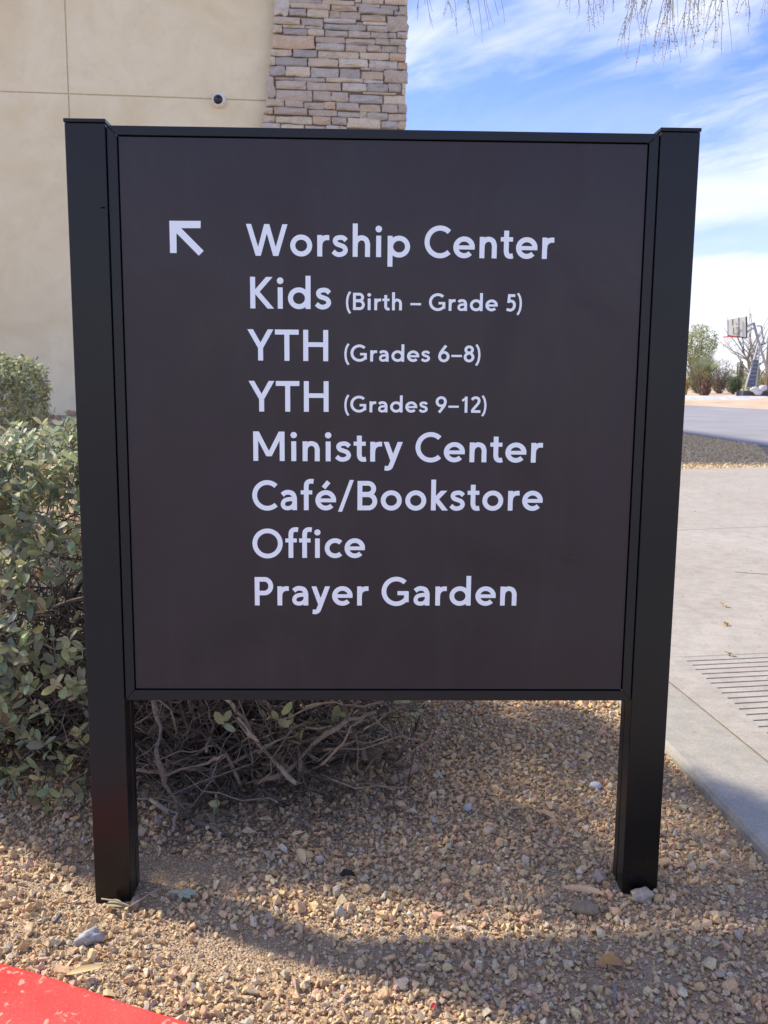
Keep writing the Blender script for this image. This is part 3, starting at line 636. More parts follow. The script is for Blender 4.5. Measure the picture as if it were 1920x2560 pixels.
# mitred frame rails
fo = (0.0778, 0.464-0.0214, 1.1322, 0.464+1.1159-0.003); fi = (PL, PB, PR_, PT); q = 0.0005
def rail(poly): m_ = MB(); m_.prism(poly, -0.002, 0.050); return m_.build('frame_rail', M_rail, sign, bevel=0.001)
rail([(fo[0]+q, fo[1]), (fo[2]-q, fo[1]), (fi[2]-q, fi[1]), (fi[0]+q, fi[1])])
rail([(fi[0]+q, fi[3]), (fi[2]-q, fi[3]), (fo[2]-q, fo[3]), (fo[0]+q, fo[3])])
rail([(fo[0], fo[1]+q), (fi[0], fi[1]+q), (fi[0], fi[3]-q), (fo[0], fo[3]-q)])
rail([(fi[2], fi[1]+q), (fo[2], fo[1]+q), (fo[2], fo[3]-q), (fi[2], fi[3]-q)])
mb = MB(); mb.box(PL+0.0022, PR_-0.0022, 0.0030, 0.046, PB+0.0022, PT-0.0022); mb.build('panel', M_panel, sign)
mb = MB(); mb.box(PL+0.0002, PR_-0.0002, 0.0070, 0.040, PB+0.0002, PT-0.0002); mb.build('panel_backing', M_gap, sign)
YT = 0.0030
def TP(px, py): p = AT(px, py, YT); return p[0], p[2]
# ---- stroke lettering
TH = 0.160
def arc(cx_, cy_, rx, ry, a0, a1, n=22): return [(cx_+rx*math.cos(math.radians(a0+(a1-a0)*i/n)), cy_+ry*math.sin(math.radians(a0+(a1-a0)*i/n))) for i in range(n+1)]
def spl(P_, n=6):
    out = []; Q = [(2*P_[0][0]-P_[1][0], 2*P_[0][1]-P_[1][1])] + list(P_) + [(2*P_[-1][0]-P_[-2][0], 2*P_[-1][1]-P_[-2][1])]
    for i in range(1, len(Q)-2):
        for k in range(n):
            t = k/n; out.append(tuple(0.5*(2*Q[i][d] + (Q[i+1][d]-Q[i-1][d])*t + (2*Q[i-1][d]-5*Q[i][d]+4*Q[i+1][d]-Q[i+2][d])*t*t + (3*Q[i][d]-Q[i-1][d]-3*Q[i+1][d]+Q[i+2][d])*t**3) for d in (0, 1)))
    out.append(P_[-1]); return out
XH = 0.675; h2 = TH/2
def Ls(p, w=TH): return ('L', p, w)
def D(a, b, c, d, w=TH*0.98): return ('D', (a, b, c, d), w)
def dot(x, y, r): return ('P', arc(x, y, r, r, 0, 342, 19))
ov = arc(0.35, XH/2, 0.272, 0.345-h2, 0, 360, 40)
arch = spl([(h2, 0.30), (0.10, 0.47), (0.19, 0.575), (0.30, 0.602), (0.42, 0.55), (0.475, 0.42), (0.4775, 0.30)]) + [(0.4775, 0.0)]
e_ = [Ls(arc(0.345, XH/2, 0.268, 0.345-h2, 4, 318, 34)), Ls([(0.09, 0.335), (0.688, 0.335)], TH*0.8)]
six = [Ls(arc(0.32, 0.325, 0.2425, 0.2575, 0, 360, 34)), Ls(spl([(0.44, 0.99), (0.27, 0.76), (0.14, 0.56), (0.082, 0.38)]))]
def flip(prims, w):
    o = []
    for k, p, *r in prims: o.append((k, [(w-x, 1-y) for x, y in p], *r))
    return o
GL = {
 'W': (1.33, 0.02, 0.02, [D(0.085, 1, 0.385, 0), D(0.665, 1, 0.385, 0), D(0.665, 1, 0.945, 0), D(1.245, 1, 0.945, 0)]),
 'o': (0.70, 0.06, 0.06, [Ls(ov)]),
 'r': (0.40, 0.10, 0.02, [Ls([(h2, 0), (h2, XH)]), Ls(spl([(h2, 0.30), (0.10, 0.45), (0.17, 0.545), (0.26, 0.592), (0.385, 0.598)]))]),
 's': (0.51, 0.05, 0.05, [Ls(spl([(0.455, 0.515), (0.37, 0.588), (0.27, 0.607), (0.14, 0.575), (0.10, 0.49), (0.15, 0.405), (0.26, 0.362), (0.38, 0.31), (0.432, 0.215), (0.385, 0.115), (0.26, 0.066), (0.14, 0.083), (0.035, 0.165)]), TH*0.93)]),
 'h': (0.555, 0.10, 0.09, [Ls([(h2, 0), (h2, 1.05)]), Ls(arch)]),
 'n': (0.555, 0.10, 0.09, [Ls([(h2, 0), (h2, XH)]), Ls(arch)]),
 'i': (0.20, 0.085, 0.085, [Ls([(0.10, 0), (0.10, XH)]), dot(0.10, 0.885, 0.105)]),
 'p': (0.72, 0.10, 0.06, [Ls([(h2, -0.30), (h2, XH)]), Ls([(x+0.02, y) for x, y in ov])]),
 'd': (0.72, 0.06, 0.10, [Ls([(0.6425, 0), (0.6425, 1.05)]), Ls(ov)]),
 'C': (0.83, 0.06, 0.04, [Ls(arc(0.50, 0.5, 0.42, 0.4375, 46, 314, 36))]),
 'c': (0.58, 0.06, 0.03, [Ls(arc(0.35, XH/2, 0.272, 0.345-h2, 46, 314, 30))]),
 'G': (0.92, 0.06, 0.09, [Ls(arc(0.50, 0.5, 0.42, 0.4375, 46, 322, 36)), Ls([(0.8425, 0.12), (0.8425, 0.50)]), Ls([(0.54, 0.44), (0.90, 0.44)], TH*0.9)]),
 'e': (0.69, 0.06, 0.05, e_),
 'é': (0.69, 0.06, 0.05, e_ + [Ls([(0.27, 0.76), (0.44, 0.97)], TH*0.95)]),
 't': (0.40, 0.03, 0.04, [Ls(spl([(0.185, 0.34), (0.19, 0.20), (0.235, 0.10), (0.32, 0.070), (0.405, 0.085)])), Ls([(0.185, 0.88), (0.185, 0.33)]), Ls([(0.0, XH-TH*0.43), (0.395, XH-TH*0.43)], TH*0.86)]),
 'f': (0.42, 0.03, 0.01, [Ls([(0.185, 0), (0.185, 0.80)]), Ls(spl([(0.185, 0.78), (0.20, 0.90), (0.26, 0.965), (0.35, 0.985), (0.43, 0.975)])), Ls([(0.0, XH-TH*0.43), (0.385, XH-TH*0.43)], TH*0.86)]),
 'a': (0.56, 0.06, 0.09, [Ls(spl([(0.065, 0.52), (0.16, 0.59), (0.27, 0.607), (0.40, 0.57), (0.465, 0.46), (0.4775, 0.36)]) + [(0.4775, 0.0)]), Ls(spl([(0.47, 0.375), (0.31, 0.375), (0.15, 0.33), (0.085, 0.21), (0.13, 0.10), (0.25, 0.066), (0.38, 0.105), (0.46, 0.20)]), TH*0.88)]),
 'K': (0.76, 0.11, 0.01, [Ls([(h2, 0), (h2, 1)]), D(0.615, 1, 0.17, 0.50), D(0.17, 0.56, 0.655, 0)]),
 'k': (0.57, 0.10, 0.01, [Ls([(h2, 0), (h2, 1.05)]), D(0.435, XH, 0.14, 0.36), D(0.14, 0.42, 0.475, 0)]),
 'B': (0.66, 0.11, 0.06, [Ls([(h2, 0), (h2, 1)]), Ls([(h2, 1-h2), (0.33, 1-h2)] + arc(0.34, 0.735, 0.20, 0.1875, 80, -80, 16) + [(0.33, 0.5475), (h2, 0.5475)]), Ls([(h2, 0.53), (0.35, 0.53)] + arc(0.36, 0.304, 0.222, 0.226, 80, -80, 16) + [(0.35, h2), (h2, h2)])]),
 'P': (0.62, 0.11, 0.04, [Ls([(h2, 0), (h2, 1)]), Ls([(h2, 1-h2), (0.31, 1-h2)] + arc(0.32, 0.68, 0.222, 0.2425, 80, -80, 16) + [(0.31, 0.4375), (h2, 0.4375)])]),
 'Y': (0.84, 0.01, 0.01, [D(0.095, 1, 0.42, 0.42), D(0.745, 1, 0.42, 0.42), Ls([(0.42, 0), (0.42, 0.50)])]),
 'T': (0.76, 0.03, 0.03, [Ls([(0, 1-h2), (0.76, 1-h2)]), Ls([(0.38, 0), (0.38, 0.95)])]),
 'H': (0.80, 0.11, 0.11, [Ls([(h2, 0), (h2, 1)]), Ls([(0.80-h2, 0), (0.80-h2, 1)]), Ls([(h2, 0.53), (0.80-h2, 0.53)], TH*0.93)]),
 'M': (1.02, 0.11, 0.11, [Ls([(h2, 0), (h2, 1)]), Ls([(1.02-h2, 0), (1.02-h2, 1)]), D(0.10, 1, 0.51, 0.16), D(0.92, 1, 0.51, 0.16)]),
 'O': (1.02, 0.06, 0.06, [Ls(arc(0.51, 0.5, 0.51-h2, 0.4375, 0, 360, 48))]),
 'y': (0.63, 0.01, 0.01, [D(0.085, XH, 0.315, 0.02), D(0.545, XH, 0.255, -0.12), Ls(spl([(0.272, -0.075), (0.225, -0.18), (0.15, -0.228), (0.04, -0.222)]))]),
 '/': (0.55, 0.0, 0.0, [D(0.47, 1.03, 0.08, -0.05, TH*0.8)]),
 '5': (0.56, 0.06, 0.06, [Ls([(0.12, 1-h2), (0.52, 1-h2)]), D(0.195, 1.0, 0.155, 0.50), Ls(spl([(0.12, 0.545), (0.25, 0.602), (0.38, 0.575), (0.475, 0.46), (0.475, 0.27), (0.39, 0.125), (0.25, 0.068), (0.05, 0.115)]))]),
 '6': (0.64, 0.06, 0.06, six),
 '9': (0.64, 0.06, 0.06, flip(six, 0.64)),
 '8': (0.60, 0.06, 0.06, [Ls(arc(0.30, 0.745, 0.19, 0.1825, 0, 360, 30)), Ls(arc(0.30, 0.302, 0.2225, 0.232, 0, 360, 34))]),
 '1': (0.36, 0.10, 0.14, [Ls([(0.2825, 0), (0.2825, 1)]), Ls([(0.30, 0.935), (0.05, 0.735)], TH*0.8)]),
 '2': (0.56, 0.06, 0.06, [Ls(spl([(0.055, 0.80), (0.14, 0.90), (0.28, 0.935), (0.42, 0.885), (0.47, 0.75), (0.43, 0.60), (0.30, 0.42), (0.12, 0.20)])), Ls([(0.185, 0.28), (0.06, 0.10)]), Ls([(0.02, h2), (0.56, h2)])]),
 '–': (0.60, 0.04, 0.04, [Ls([(0, 0.37), (0.60, 0.37)], TH*0.8)]),
 '(': (0.26, 0.04, 0.02, [Ls(spl([(0.235, 1.06), (0.11, 0.80), (0.062, 0.43), (0.11, 0.06), (0.235, -0.20)]), TH*0.78)]),
 ')': (0.26, 0.02, 0.04, [Ls(spl([(0.025, 1.06), (0.15, 0.80), (0.198, 0.43), (0.15, 0.06), (0.025, -0.20)]), TH*0.78)]),
}
def ribbon(mb, pts, w, fx, y):
    closed = math.hypot(pts[0][0]-pts[-1][0], pts[0][1]-pts[-1][1]) < 1e-6
    if closed: pts = pts[:-1]
    n = len(pts); L_, R_ = [], []
    for i in range(n):
        a_ = pts[(i-1) % n] if (closed or i > 0) else None; b_ = pts[(i+1) % n] if (closed or i < n-1) else None; p = pts[i]
        dirs = []
        for s_, e2 in ((a_, p), (p, b_)):
            if s_ is None or e2 is None: continue
            dx_, dy_ = e2[0]-s_[0], e2[1]-s_[1]; l = math.hypot(dx_, dy_)
            if l > 1e-9: dirs.append((dx_/l, dy_/l))
        tx = sum(d[0] for d in dirs); ty = sum(d[1] for d in dirs); l = math.hypot(tx, ty); tx, ty = tx/l, ty/l
        k = w/2/max(0.4, (dirs[0][0]*tx+dirs[0][1]*ty))
        L_.append((p[0]-ty*k, p[1]+tx*k)); R_.append((p[0]+ty*k, p[1]-tx*k))
    V = [fx(q, y) for q in L_] + [fx(q, y) for q in R_]; m_ = n if closed else n-1
    mb.add(V, [(i, (i+1) % n, n+(i+1) % n, n+i) for i in range(m_)], (0.8, 0.8, 0.8))
def textline(s, left, right, baseL, baseR, cap):
    (xL, zL) = TP(*left); (xR, zR) = TP(*right); (xb, zb0) = TP(*baseL); (xc, zc0) = TP(*baseR); (_, zt0) = TP(baseL[0], cap)
    H = zt0 - zb0; n = len(s); adv = 0; pos = []
    for i, ch in enumerate(s):
        if ch == ' ': adv += 0.34; pos.append(None); continue
        w, l, r, p = GL[ch]
        if i == 0: l = 0
        adv += l; pos.append((adv, p)); adv += w + (r if i < n-1 else 0)
    W = (xR - xL)/H; kx = min(1.12, max(0.92, W/(adv+0.004*(n-1)))); tr = (W - adv*kx)/(n-1)
    mb = MB(); k = 0
    for i, it in enumerate(pos):
        if it is None: continue
        x0 = it[0]*kx + tr*i
        def fx(q_, y, x0=x0):
            X_ = xL + (x0+q_[0]*kx)*H; zb_ = zb0 + (zc0-zb0)*(X_-xL)/(xR-xL); return (X_, y, zb_ + q_[1]*H)
        for kind, *pr in it[1]:
            y = YT - 0.0005 - 0.00004*(k % 6); k += 1
            if kind == 'L': ribbon(mb, pr[0], pr[1], fx, y)
            elif kind == 'D':
                a_, b_, c_, d_ = pr[0] if not isinstance(pr[0], list) else (0, 0, 0, 0); hw = pr[1]/2*math.sqrt(1+((c_-a_)/(d_-b_))**2)
                mb.add([fx((a_-hw, b_), y), fx((a_+hw, b_), y), fx((c_+hw, d_), y), fx((c_-hw, d_), y)], [(0, 1, 2, 3)], (0.8,)*3)
            else: mb.add([fx(q_, y) for q_ in pr[0]], [tuple(range(len(pr[0])))], (0.8,)*3)
    for j in range(len(mb.f)): pass
    me = mb.mesh('lettering', M_letter, fix=False)
    bm = bmesh.new(); bm.from_mesh(me)
    bmesh.ops.recalc_face_normals(bm, faces=bm.faces)
    for f in bm.faces:
        if f.normal.y > 0: f.normal_flip()
    bm.to_mesh(me); bm.free(); return link('lettering', me, sign)
textline('Worship Center', (615.2, 600), (1386.5, 610), (640, 639.5), (1380, 647.5), 560)
textline('Kids', (625.6, 730), (828, 735), (632, 771), (815, 773), 692)
textline('(Birth – Grade 5)', (865, 755), (1304.5, 758), (884, 775), (1290, 778.5), 732)
textline('YTH', (618.5, 860), (820.5, 860), (670, 901.5), (815, 903), 823.5)
textline('(Grades 6–8)', (861, 885), (1201, 887), (880, 903.5), (1190, 905.5), 862)
textline('YTH', (621.5, 990), (821.5, 990), (670, 1029), (815, 1029.5), 952.5)
textline('(Grades 9–12)', (861, 1010), (1216, 1012), (880, 1030.5), (1200, 1032), 990)
textline('Ministry Center', (633.2, 1115), (1358.3, 1118), (640, 1152), (1350, 1156.5), 1078.5)
textline('Café/Bookstore', (630.8, 1240), (1357, 1240), (640, 1275), (1350, 1276.5), 1201.5)
textline('Office', (631.2, 1357), (912.5, 1357), (640, 1394.5), (905, 1394.5), 1322.5)
textline('Prayer Garden', (637, 1478), (1291.5, 1478), (645, 1513.3), (1285, 1513.8), 1442.5)
# arrow (polygon as printed)
ap = [(423.4, 552), (501.8, 552.4), (501.6, 570.5), (453, 570.5), (509.3, 627.2), (497.2, 639.4), (441.2, 582.8), (441.9, 632.6), (425.4, 632.5)]
mb = MB(); Pp = [TP(*p) for p in ap]
mb.add([(p[0], YT-0.0006, p[1]) for p in Pp], [(0, 1, 2, 3), (0, 3, 6), (3, 4, 5, 6), (0, 6, 7, 8)], (0.8,)*3); o = mb.build('arrow', M_letter, sign, fix=False)

# ------------------------------------------------------------------ shrubs (jojoba)
LC = [(0.37, 0.40, 0.22), (0.43, 0.455, 0.24), (0.32, 0.37, 0.22), (0.49, 0.50, 0.28), (0.35, 0.40, 0.26), (0.53, 0.52, 0.25)]
def leaf_geo(w=0.42, nseg=5, fold=0.16, curl=0.12):
    """leaf along +X length 1, normal +Z"""
    V = []; Fc = []
    for i in range(nseg+1):
        t = i/nseg; hw = w*0.5*math.sqrt(max(0.0, 1-(2*t**1.12-1)**2))**0.95 if 0 < i < nseg else (0.02 if i == 0 else 0.035); z = -curl*(t*t)
        V += [(t, -hw, z + fold*hw), (t, 0, z), (t, hw, z + fold*hw)]
    for i in range(nseg):
        a_ = i*3; b_ = a_+3; Fc += [(a_, b_, b_+1, a_+1), (a_+1, b_+1, b_+2, a_+2)]
    return V, Fc
LG = [leaf_geo(0.46, 6), leaf_geo(0.54, 6, 0.10, 0.26), leaf_geo(0.40, 6, 0.28, -0.12), leaf_geo(0.56, 6, 0.35, 0.08), leaf_geo(0.34, 6, 0.45, 0.35)]
def put_leaf(mb, geo, p, d, nrm, L, c):
    d = d.normalized(); s_ = nrm.cross(d)
    if s_.length < 1e-3: s_ = Vector((1, 0, 0)).cross(d)
    s_.normalize(); n_ = d.cross(s_); V, Fc = geo
    mb.add([p + d*(v[0]*L) + s_*(v[1]*L) + n_*(v[2]*L) for v in V], Fc, c)
def rv(r): return Vector((random.uniform(-1, 1), random.uniform(-1, 1), random.uniform(-1, 1)))*r
def wig(p0, p1, n, amp, sag=0.0):
    P_ = []; p0 = Vector(p0); p1 = Vector(p1); L = (p1-p0).length; o1 = rv(1); o2 = rv(1)
    for i in range(n+1):
        t = i/n; P_.append(p0.lerp(p1, t) + (o1*math.sin(PI*t) + o2*math.sin(2*PI*t)*0.6)*amp*L*0.5 + rv(amp*L*0.13)*(0 < i < n) + Vector((0, 0, sag*math.sin(PI*t)*L)))
    return P_
def bark(): k = random.uniform(0.5, 1.05); return tuple(q*k for q in random.choice([(0.17, 0.145, 0.125), (0.22, 0.18, 0.15), (0.14, 0.12, 0.105), (0.29, 0.24, 0.20)]))
def jojoba(root, C0, R3, zb_, LL, nclump, ntw, nmain, density, view, maxparts, leafy, hump=lambda p: 1.0):
    """C0 centre of the volume, R3 half sizes; leafy(p) -> probability of leaves at surface point"""
    tw = MB(); clumps = []; mains = []
    e = 3.2
    def surf():
        while True:
            v = rv(1)
            if v.length > 0.1: break
        v.normalize(); s_ = (abs(v.x)**e + abs(v.y)**e + abs(v.z)**e)**(-1/e); p = v*s_; nr = Vector((math.copysign(abs(p.x)**(e-1), p.x), math.copysign(abs(p.y)**(e-1), p.y), math.copysign(abs(p.z)**(e-1), p.z)))
        b_ = 1 + 0.13*mnoise.noise(Vector((p.x*2.2+C0.x*3, p.y*2.2, p.z*2.2))) + 0.07*mnoise.noise(Vector((p.x*5, p.y*5, p.z*5+3)))
        q_ = C0 + Vector((p.x*R3.x, p.y*R3.y, p.z*R3.z))*b_
        q_.z = zb_ + (q_.z-zb_)*hump(q_)
        return q_, Vector((nr.x/R3.x, nr.y/R3.y, nr.z/R3.z)).normalized()
    for i in range(nmain):
        a_ = random.uniform(0, 2*PI); rr = random.uniform(0.1, 0.75)
        b_ = Vector((C0.x+math.cos(a_)*R3.x*rr, C0.y+math.sin(a_)*R3.y*rr, zb_-0.02))
        q, nr = surf(); q = Vector((q.x, q.y, max(q.z, zb_+0.08)))
        q = b_.lerp(q, random.uniform(0.75, 0.97)); r0 = random.uniform(0.004, 0.0095)*(LL/0.036)**0.5
        P_ = wig(b_, q, 9, 0.28); mb = MB(); mb.tube(P_, [r0*(1-0.65*t/9) for t in range(10)], 6, bark())
        mb.build('branch', M_twig, root, smooth=True)
        mains.append(P_)
    for i in range(ntw):
        P_ = random.choice(mains); s_ = P_[random.randint(1, 9)]; q, nr = surf()
        if q.z < zb_: continue
        if (q-s_).length > 0.75*max(R3): q = s_.lerp(q, 0.5)
        t_ = s_.lerp(q, random.uniform(0.6, 1.0)) + rv(0.04); Q = wig(s_, t_, 5, 0.4); r0 = random.uniform(0.0014, 0.0045)*(LL/0.036)**0.5
        cc_ = bark(); tw.tube(Q, [r0*(1-0.6*k/5) for k in range(6)], 4, cc_, False)
        for k in range(3):
            a_ = Q[random.randint(1, 5)]; R_ = wig(a_, a_ + rv(0.13) + Vector((0, 0, 0.03)), 3, 0.4); tw.tube(R_, [r0*0.5, r0*0.45, r0*0.38, r0*0.3], 3, bark(), False)
    n = 0; tries = 0
    leaves = []
    while n < nclump and tries < nclump*20:
        tries += 1; p, nr = surf()
        if p.z < zb_ + 0.02: continue
        if random.random() > leafy(p, nr): continue
        p = p - nr*random.uniform(0, 0.22)*random.random(); n += 1
        up = (nr*random.uniform(0.3, 1.1) + Vector((0, 0, random.uniform(0.3, 1.1))) + rv(0.45)).normalized(); Ls_ = LL*random.uniform(1.3, 2.6)
        P_ = [p - up*Ls_*0.5, p, p + up*Ls_*0.5 + rv(LL*0.15)]; tw.tube(P_, [0.0014, 0.0012, 0.0008], 3, tuple(q_*1.5 for q_ in bark()), False)
        kk = random.randint(2, 3); side = up.cross(rv(1)).normalized(); fw = up.cross(side); c0 = random.choice(LC); br = random.uniform(0.8, 1.2)
        for j in range(kk):
            b_ = P_[0].lerp(P_[2], (j+1)/kk); s_ = side if j % 2 == 0 else fw
            for sg in (-1, 1):
                if random.random() < 0.12: continue
                L = LL*random.uniform(0.62, 1.15)*(1 - 0.15*(j == kk-1)); d_ = (up*random.uniform(0.5, 1.2) + s_*sg + rv(0.3)).normalized()
                c_ = tuple(min(0.6, q_*br*random.uniform(0.88, 1.15)) for q_ in c0)
                if random.random() < 0.007: c_ = (0.42, 0.25, 0.12)
                leaves.append((random.choice(LG), b_, d_, (s_*sg*-0.4 + up*random.uniform(0.3, 1) + rv(0.5)), L, c_))
    cv = Vector(CAM); leaves.sort(key=lambda l: -l[4]/max(0.3, (l[1]-cv).length) if view(l[1]) else 1e9)
    for l in leaves[:maxparts]:
        mb = MB(); put_leaf(mb, *l); mb.build('leaf', M_leaf, root, smooth=True, fix=False)
    mb = MB()
    for l in leaves[maxparts:]: put_leaf(mb, *l)
    mb.build('leaves', M_leaf, root, smooth=True, fix=False, kind='stuff')
    tw.build('twigs', M_twig, root, fix=False, kind='stuff')
    return mains

bushA = empty('jojoba_shrub', (0.1, 1.0, 0), label='near grey-green jojoba shrub with bare twisted lower branches, behind and left of the sign', cat='shrub')
def leafyA(p, n):
    v = 1.0
    if p.z < 0.42 and p.x > -0.02 and p.y < 1.15: v = 0.035 + 0.9*float(sstep(0.62, 0.80, p.x))*0.7      # bare skirt, leafy right end
    g_ = mnoise.noise(p*3.1 + Vector((0, 3, 0))); 
    if p.z < 0.80: v *= float(sstep(-0.22, 0.10, g_))*0.85 + 0.12
    if -0.19 < p.x < 0.10 and p.z < 0.80: v *= 0.30
    return v
mainsA = jojoba(bushA, Vector((-0.02, 0.84, 0.44)), Vector((0.80, 0.55, 0.49)), 0.0, 0.040, 4300, 1500, 46, 1, lambda p: p.x < 0.0 and p.y < 0.75, 300, leafyA, lambda p: 1.0 + 0.52*float(sstep(-0.12, 0.3, p.x))*float(sstep(0.35, 0.9, p.z))*float(1-sstep(0.85, 1.15, p.y+0.45*(p.x-0.3))))
# low exposed branches in front, traced at their real distance
LOW = [[(560, 2085), (470, 2045), (415, 1960), (390, 1900), (400, 1820), (385, 1750)], [(640, 1960), (720, 1925), (790, 1855), (870, 1800), (940, 1780)], [(345, 1850), (440, 1890), (540, 1900), (610, 1925), (660, 1960)],
       [(420, 1965), (500, 1930), (570, 1870), (640, 1820)], [(590, 1800), (640, 1850), (680, 1900), (740, 1960)], [(650, 1740), (700, 1800), (745, 1850), (750, 1930)], [(850, 1735), (862, 1820), (905, 1870), (915, 1900)],
       [(350, 1760), (430, 1820), (510, 1770), (600, 1755)], [(380, 2000), (440, 2040), (430, 2080)], [(560, 1745), (610, 1790), (650, 1890)], [(730, 1740), (725, 1830), (690, 1900), (630, 1950)], [(780, 1745), (800, 1800), (760, 1890), (745, 1960)],
       [(340, 1925), (420, 1935), (520, 1905), (560, 1890)], [(470, 1745), (500, 1830), (560, 1880), (600, 1960)], [(880, 1870), (820, 1900), (760, 1930)], [(960, 1790), (1000, 1830), (940, 1870), (880, 1860)]]
mbt = MB()
for k, P_ in enumerate(LOW):
    Y0 = 0.30 + 0.10*(k % 4); pts = [Vector(AT(x, y, Y0 + 0.04*math.sin(i*1.7+k))) for i, (x, y) in enumerate(P_)]
    for i_, p in enumerate(pts):
        if p.z < 0.012: pts[i_] = Vector(AZ(P_[i_][0], P_[i_][1], 0.014))
    fine = [Vector(q_) for q_ in pts]; out = []
    for i in range(len(fine)-1):
        for t in (0, 0.34, 0.67): out.append(fine[i].lerp(fine[i+1], t) + rv(0.004))
    out.append(fine[-1]); r0 = random.choice([0.0068, 0.0055, 0.0045]) if k > 1 else 0.008
    mb = MB(); mb.tube(out, [r0*(0.75+0.25*math.sin(j)) for j in range(len(out))], 7, random.choice([(0.33, 0.26, 0.20), (0.40, 0.32, 0.255), (0.27, 0.22, 0.185)])); mb.build('branch', M_twig, bushA, smooth=True)
    for _ in range(9):
        a_ = random.choice(out); mbt.tube(wig(a_, a_+rv(0.09)+Vector((0, 0, 0.03)), 4, 0.5), [0.0022, 0.002, 0.0016, 0.0013, 0.001], 4, bark(), False)
for _ in range(90):
    a_ = Vector((random.uniform(0.10, 0.86), random.uniform(0.30, 0.62), random.uniform(0.03, 0.40))); an = random.uniform(-0.5, PI+0.5); L_ = random.uniform(0.12, 0.34)
    b_ = a_ + Vector((math.cos(an)*L_, random.uniform(-.08, .08), math.sin(an)*L_*0.6))
    if b_.z < 0.02 or b_.x > 0.82 or a_.x > 0.80 or b_.y < 0.25: continue
    k_ = random.uniform(0.8, 1.2); r0 = random.uniform(0.0022, 0.0048); mb = MB(); mb.tube(wig(a_, b_, 7, 0.3), [r0*(1-0.08*j) for j in range(8)], 5, tuple(q_*k_ for q_ in (0.30, 0.235, 0.18))); mb.build('branch', M_twig, bushA, smooth=True)
for _ in range(420):     # tangle of dead twigs in the dark interior and on the soil below
    a_ = Vector((random.uniform(-0.1, 0.75), random.uniform(0.35, 1.1), random.uniform(0.0, 0.42)))
    mbt.tube(wig(a_, a_+Vector((random.uniform(-.16, .16), random.uniform(-.1, .1), random.uniform(-.08, .12))), 4, 0.45), [0.0028, 0.0026, 0.002, 0.0016, 0.001], 4, bark(), False)
for _ in range(220):
    a_ = Vector((random.uniform(0.08, 0.55), random.uniform(0.15, 0.6), 0.012)); mbt.tube(wig(a_, a_+Vector((random.uniform(-.06, .06), random.uniform(-.06, .06), random.uniform(0, .03))), 3, 0.4), [0.0014, 0.0013, 0.001, 0.0008], 3, bark(), False)
mbt.build('low_twigs', M_twig, bushA, fix=False, kind='stuff')

bushB = empty('jojoba_shrub', (-1.9, 3.5, 0.05), label='farther clipped rounded jojoba shrub at the left edge, in front of the cream wall', cat='shrub')
jojoba(bushB, Vector((-2.18, 3.65, 0.68)), Vector((0.80, 0.68, 0.60)), 0.10, 0.038, 5200, 900, 26, 1, lambda p: p.x > -2.0 and p.y < 3.6, 160, lambda p, n: (1.0 if p.z > 0.75 else 0.6) * (0.45 + 0.55*float(sstep(-0.25, 0.1, mnoise.noise(p*2.5)))) )

# dead leaves lying under the near shrub
mb = MB(); DG = leaf_geo(0.5, 4, 0.35, 0.3)
for _ in range(150):
    x = random.uniform(0.05, 0.7); y = random.uniform(0.18, 0.75)
    if not (y > 0.22 + 0.45*(x-0.1)*0.5): continue
    d_ = Vector((random.uniform(-1, 1), random.uniform(-1, 1), random.uniform(-0.2, 0.3))); k_ = random.uniform(0.5, 1.1)
    put_leaf(mb, DG, Vector((x, y, Ts(x, y)+0.012)), d_, Vector((random.uniform(-.5, .5), random.uniform(-.5, .5), 1)), random.uniform(0.018, 0.034), tuple(q_*k_ for q_ in (0.34, 0.24, 0.15)))
mb.build('leaf_litter', M_dry, fix=False, smooth=True, kind='stuff', label='brown leaf litter lying under the near shrub', cat='leaf litter')

# ------------------------------------------------------------------ loose things on the ground
def g0p(px, py, dz=0.0):
    p = AZ(px, py, 0.01); z = Ts(p[0], p[1]); return Vector((p[0], p[1], z+dz+0.005))
def rock(name, px, py, sx, sy_, sz, c, label, cat, seed=1, rot=0.0, group=None, P0=None, jag=0.25):
    r = random.Random(seed); bm = bmesh.new(); bmesh.ops.create_icosphere(bm, subdivisions=3, radius=1.0)
    off = Vector((seed*1.7, seed*0.9, seed*2.3))
    for v in bm.verts:
        k = 1 + jag*mnoise.noise(v.co*1.3+off) + jag*0.5*mnoise.noise(v.co*3.1+off) + jag*0.2*mnoise.noise(v.co*7+off); v.co = Vector((v.co.x*k*sx, v.co.y*k*sy_, v.co.z*k*sz))
    bmesh.ops.rotate(bm, verts=bm.verts, cent=(0, 0, 0), matrix=Matrix.Rotation(rot, 3, 'Z'))
    me = bpy.data.meshes.new(name); bm.to_mesh(me); bm.free(); me.materials.append(M_rock)
    ca = me.color_attributes.new('Col', 'FLOAT_COLOR', 'CORNER'); ca.data.foreach_set('color', np.tile(np.array([*c, 1.0], dtype=np.float32), len(me.loops)))
    me.polygons.foreach_set('use_smooth', [True]*len(me.polygons))
    o = link(name, me, label=label, cat=cat, group=group); o.location = P0 if P0 is not None else g0p(px, py, sz*0.55); return o
rock('grey_rock', 224, 2345, 0.030, 0.015, 0.014, (0.42, 0.41, 0.40), 'large blue-grey rock on the gravel in front of the left post', 'rock', 3, 0.55, jag=0.5)
rock('white_pebble', 1488, 1966, 0.018, 0.014, 0.011, (0.60, 0.59, 0.57), 'smooth white pebble on the gravel just left of the right post', 'pebble', 5, 0.1, jag=0.12)
rock('white_pebble', 1170, 2020, 0.013, 0.011, 0.010, (0.55, 0.53, 0.50), 'pale pebble in the middle of the shaded gravel', 'pebble', 8, 0.4, jag=0.2)
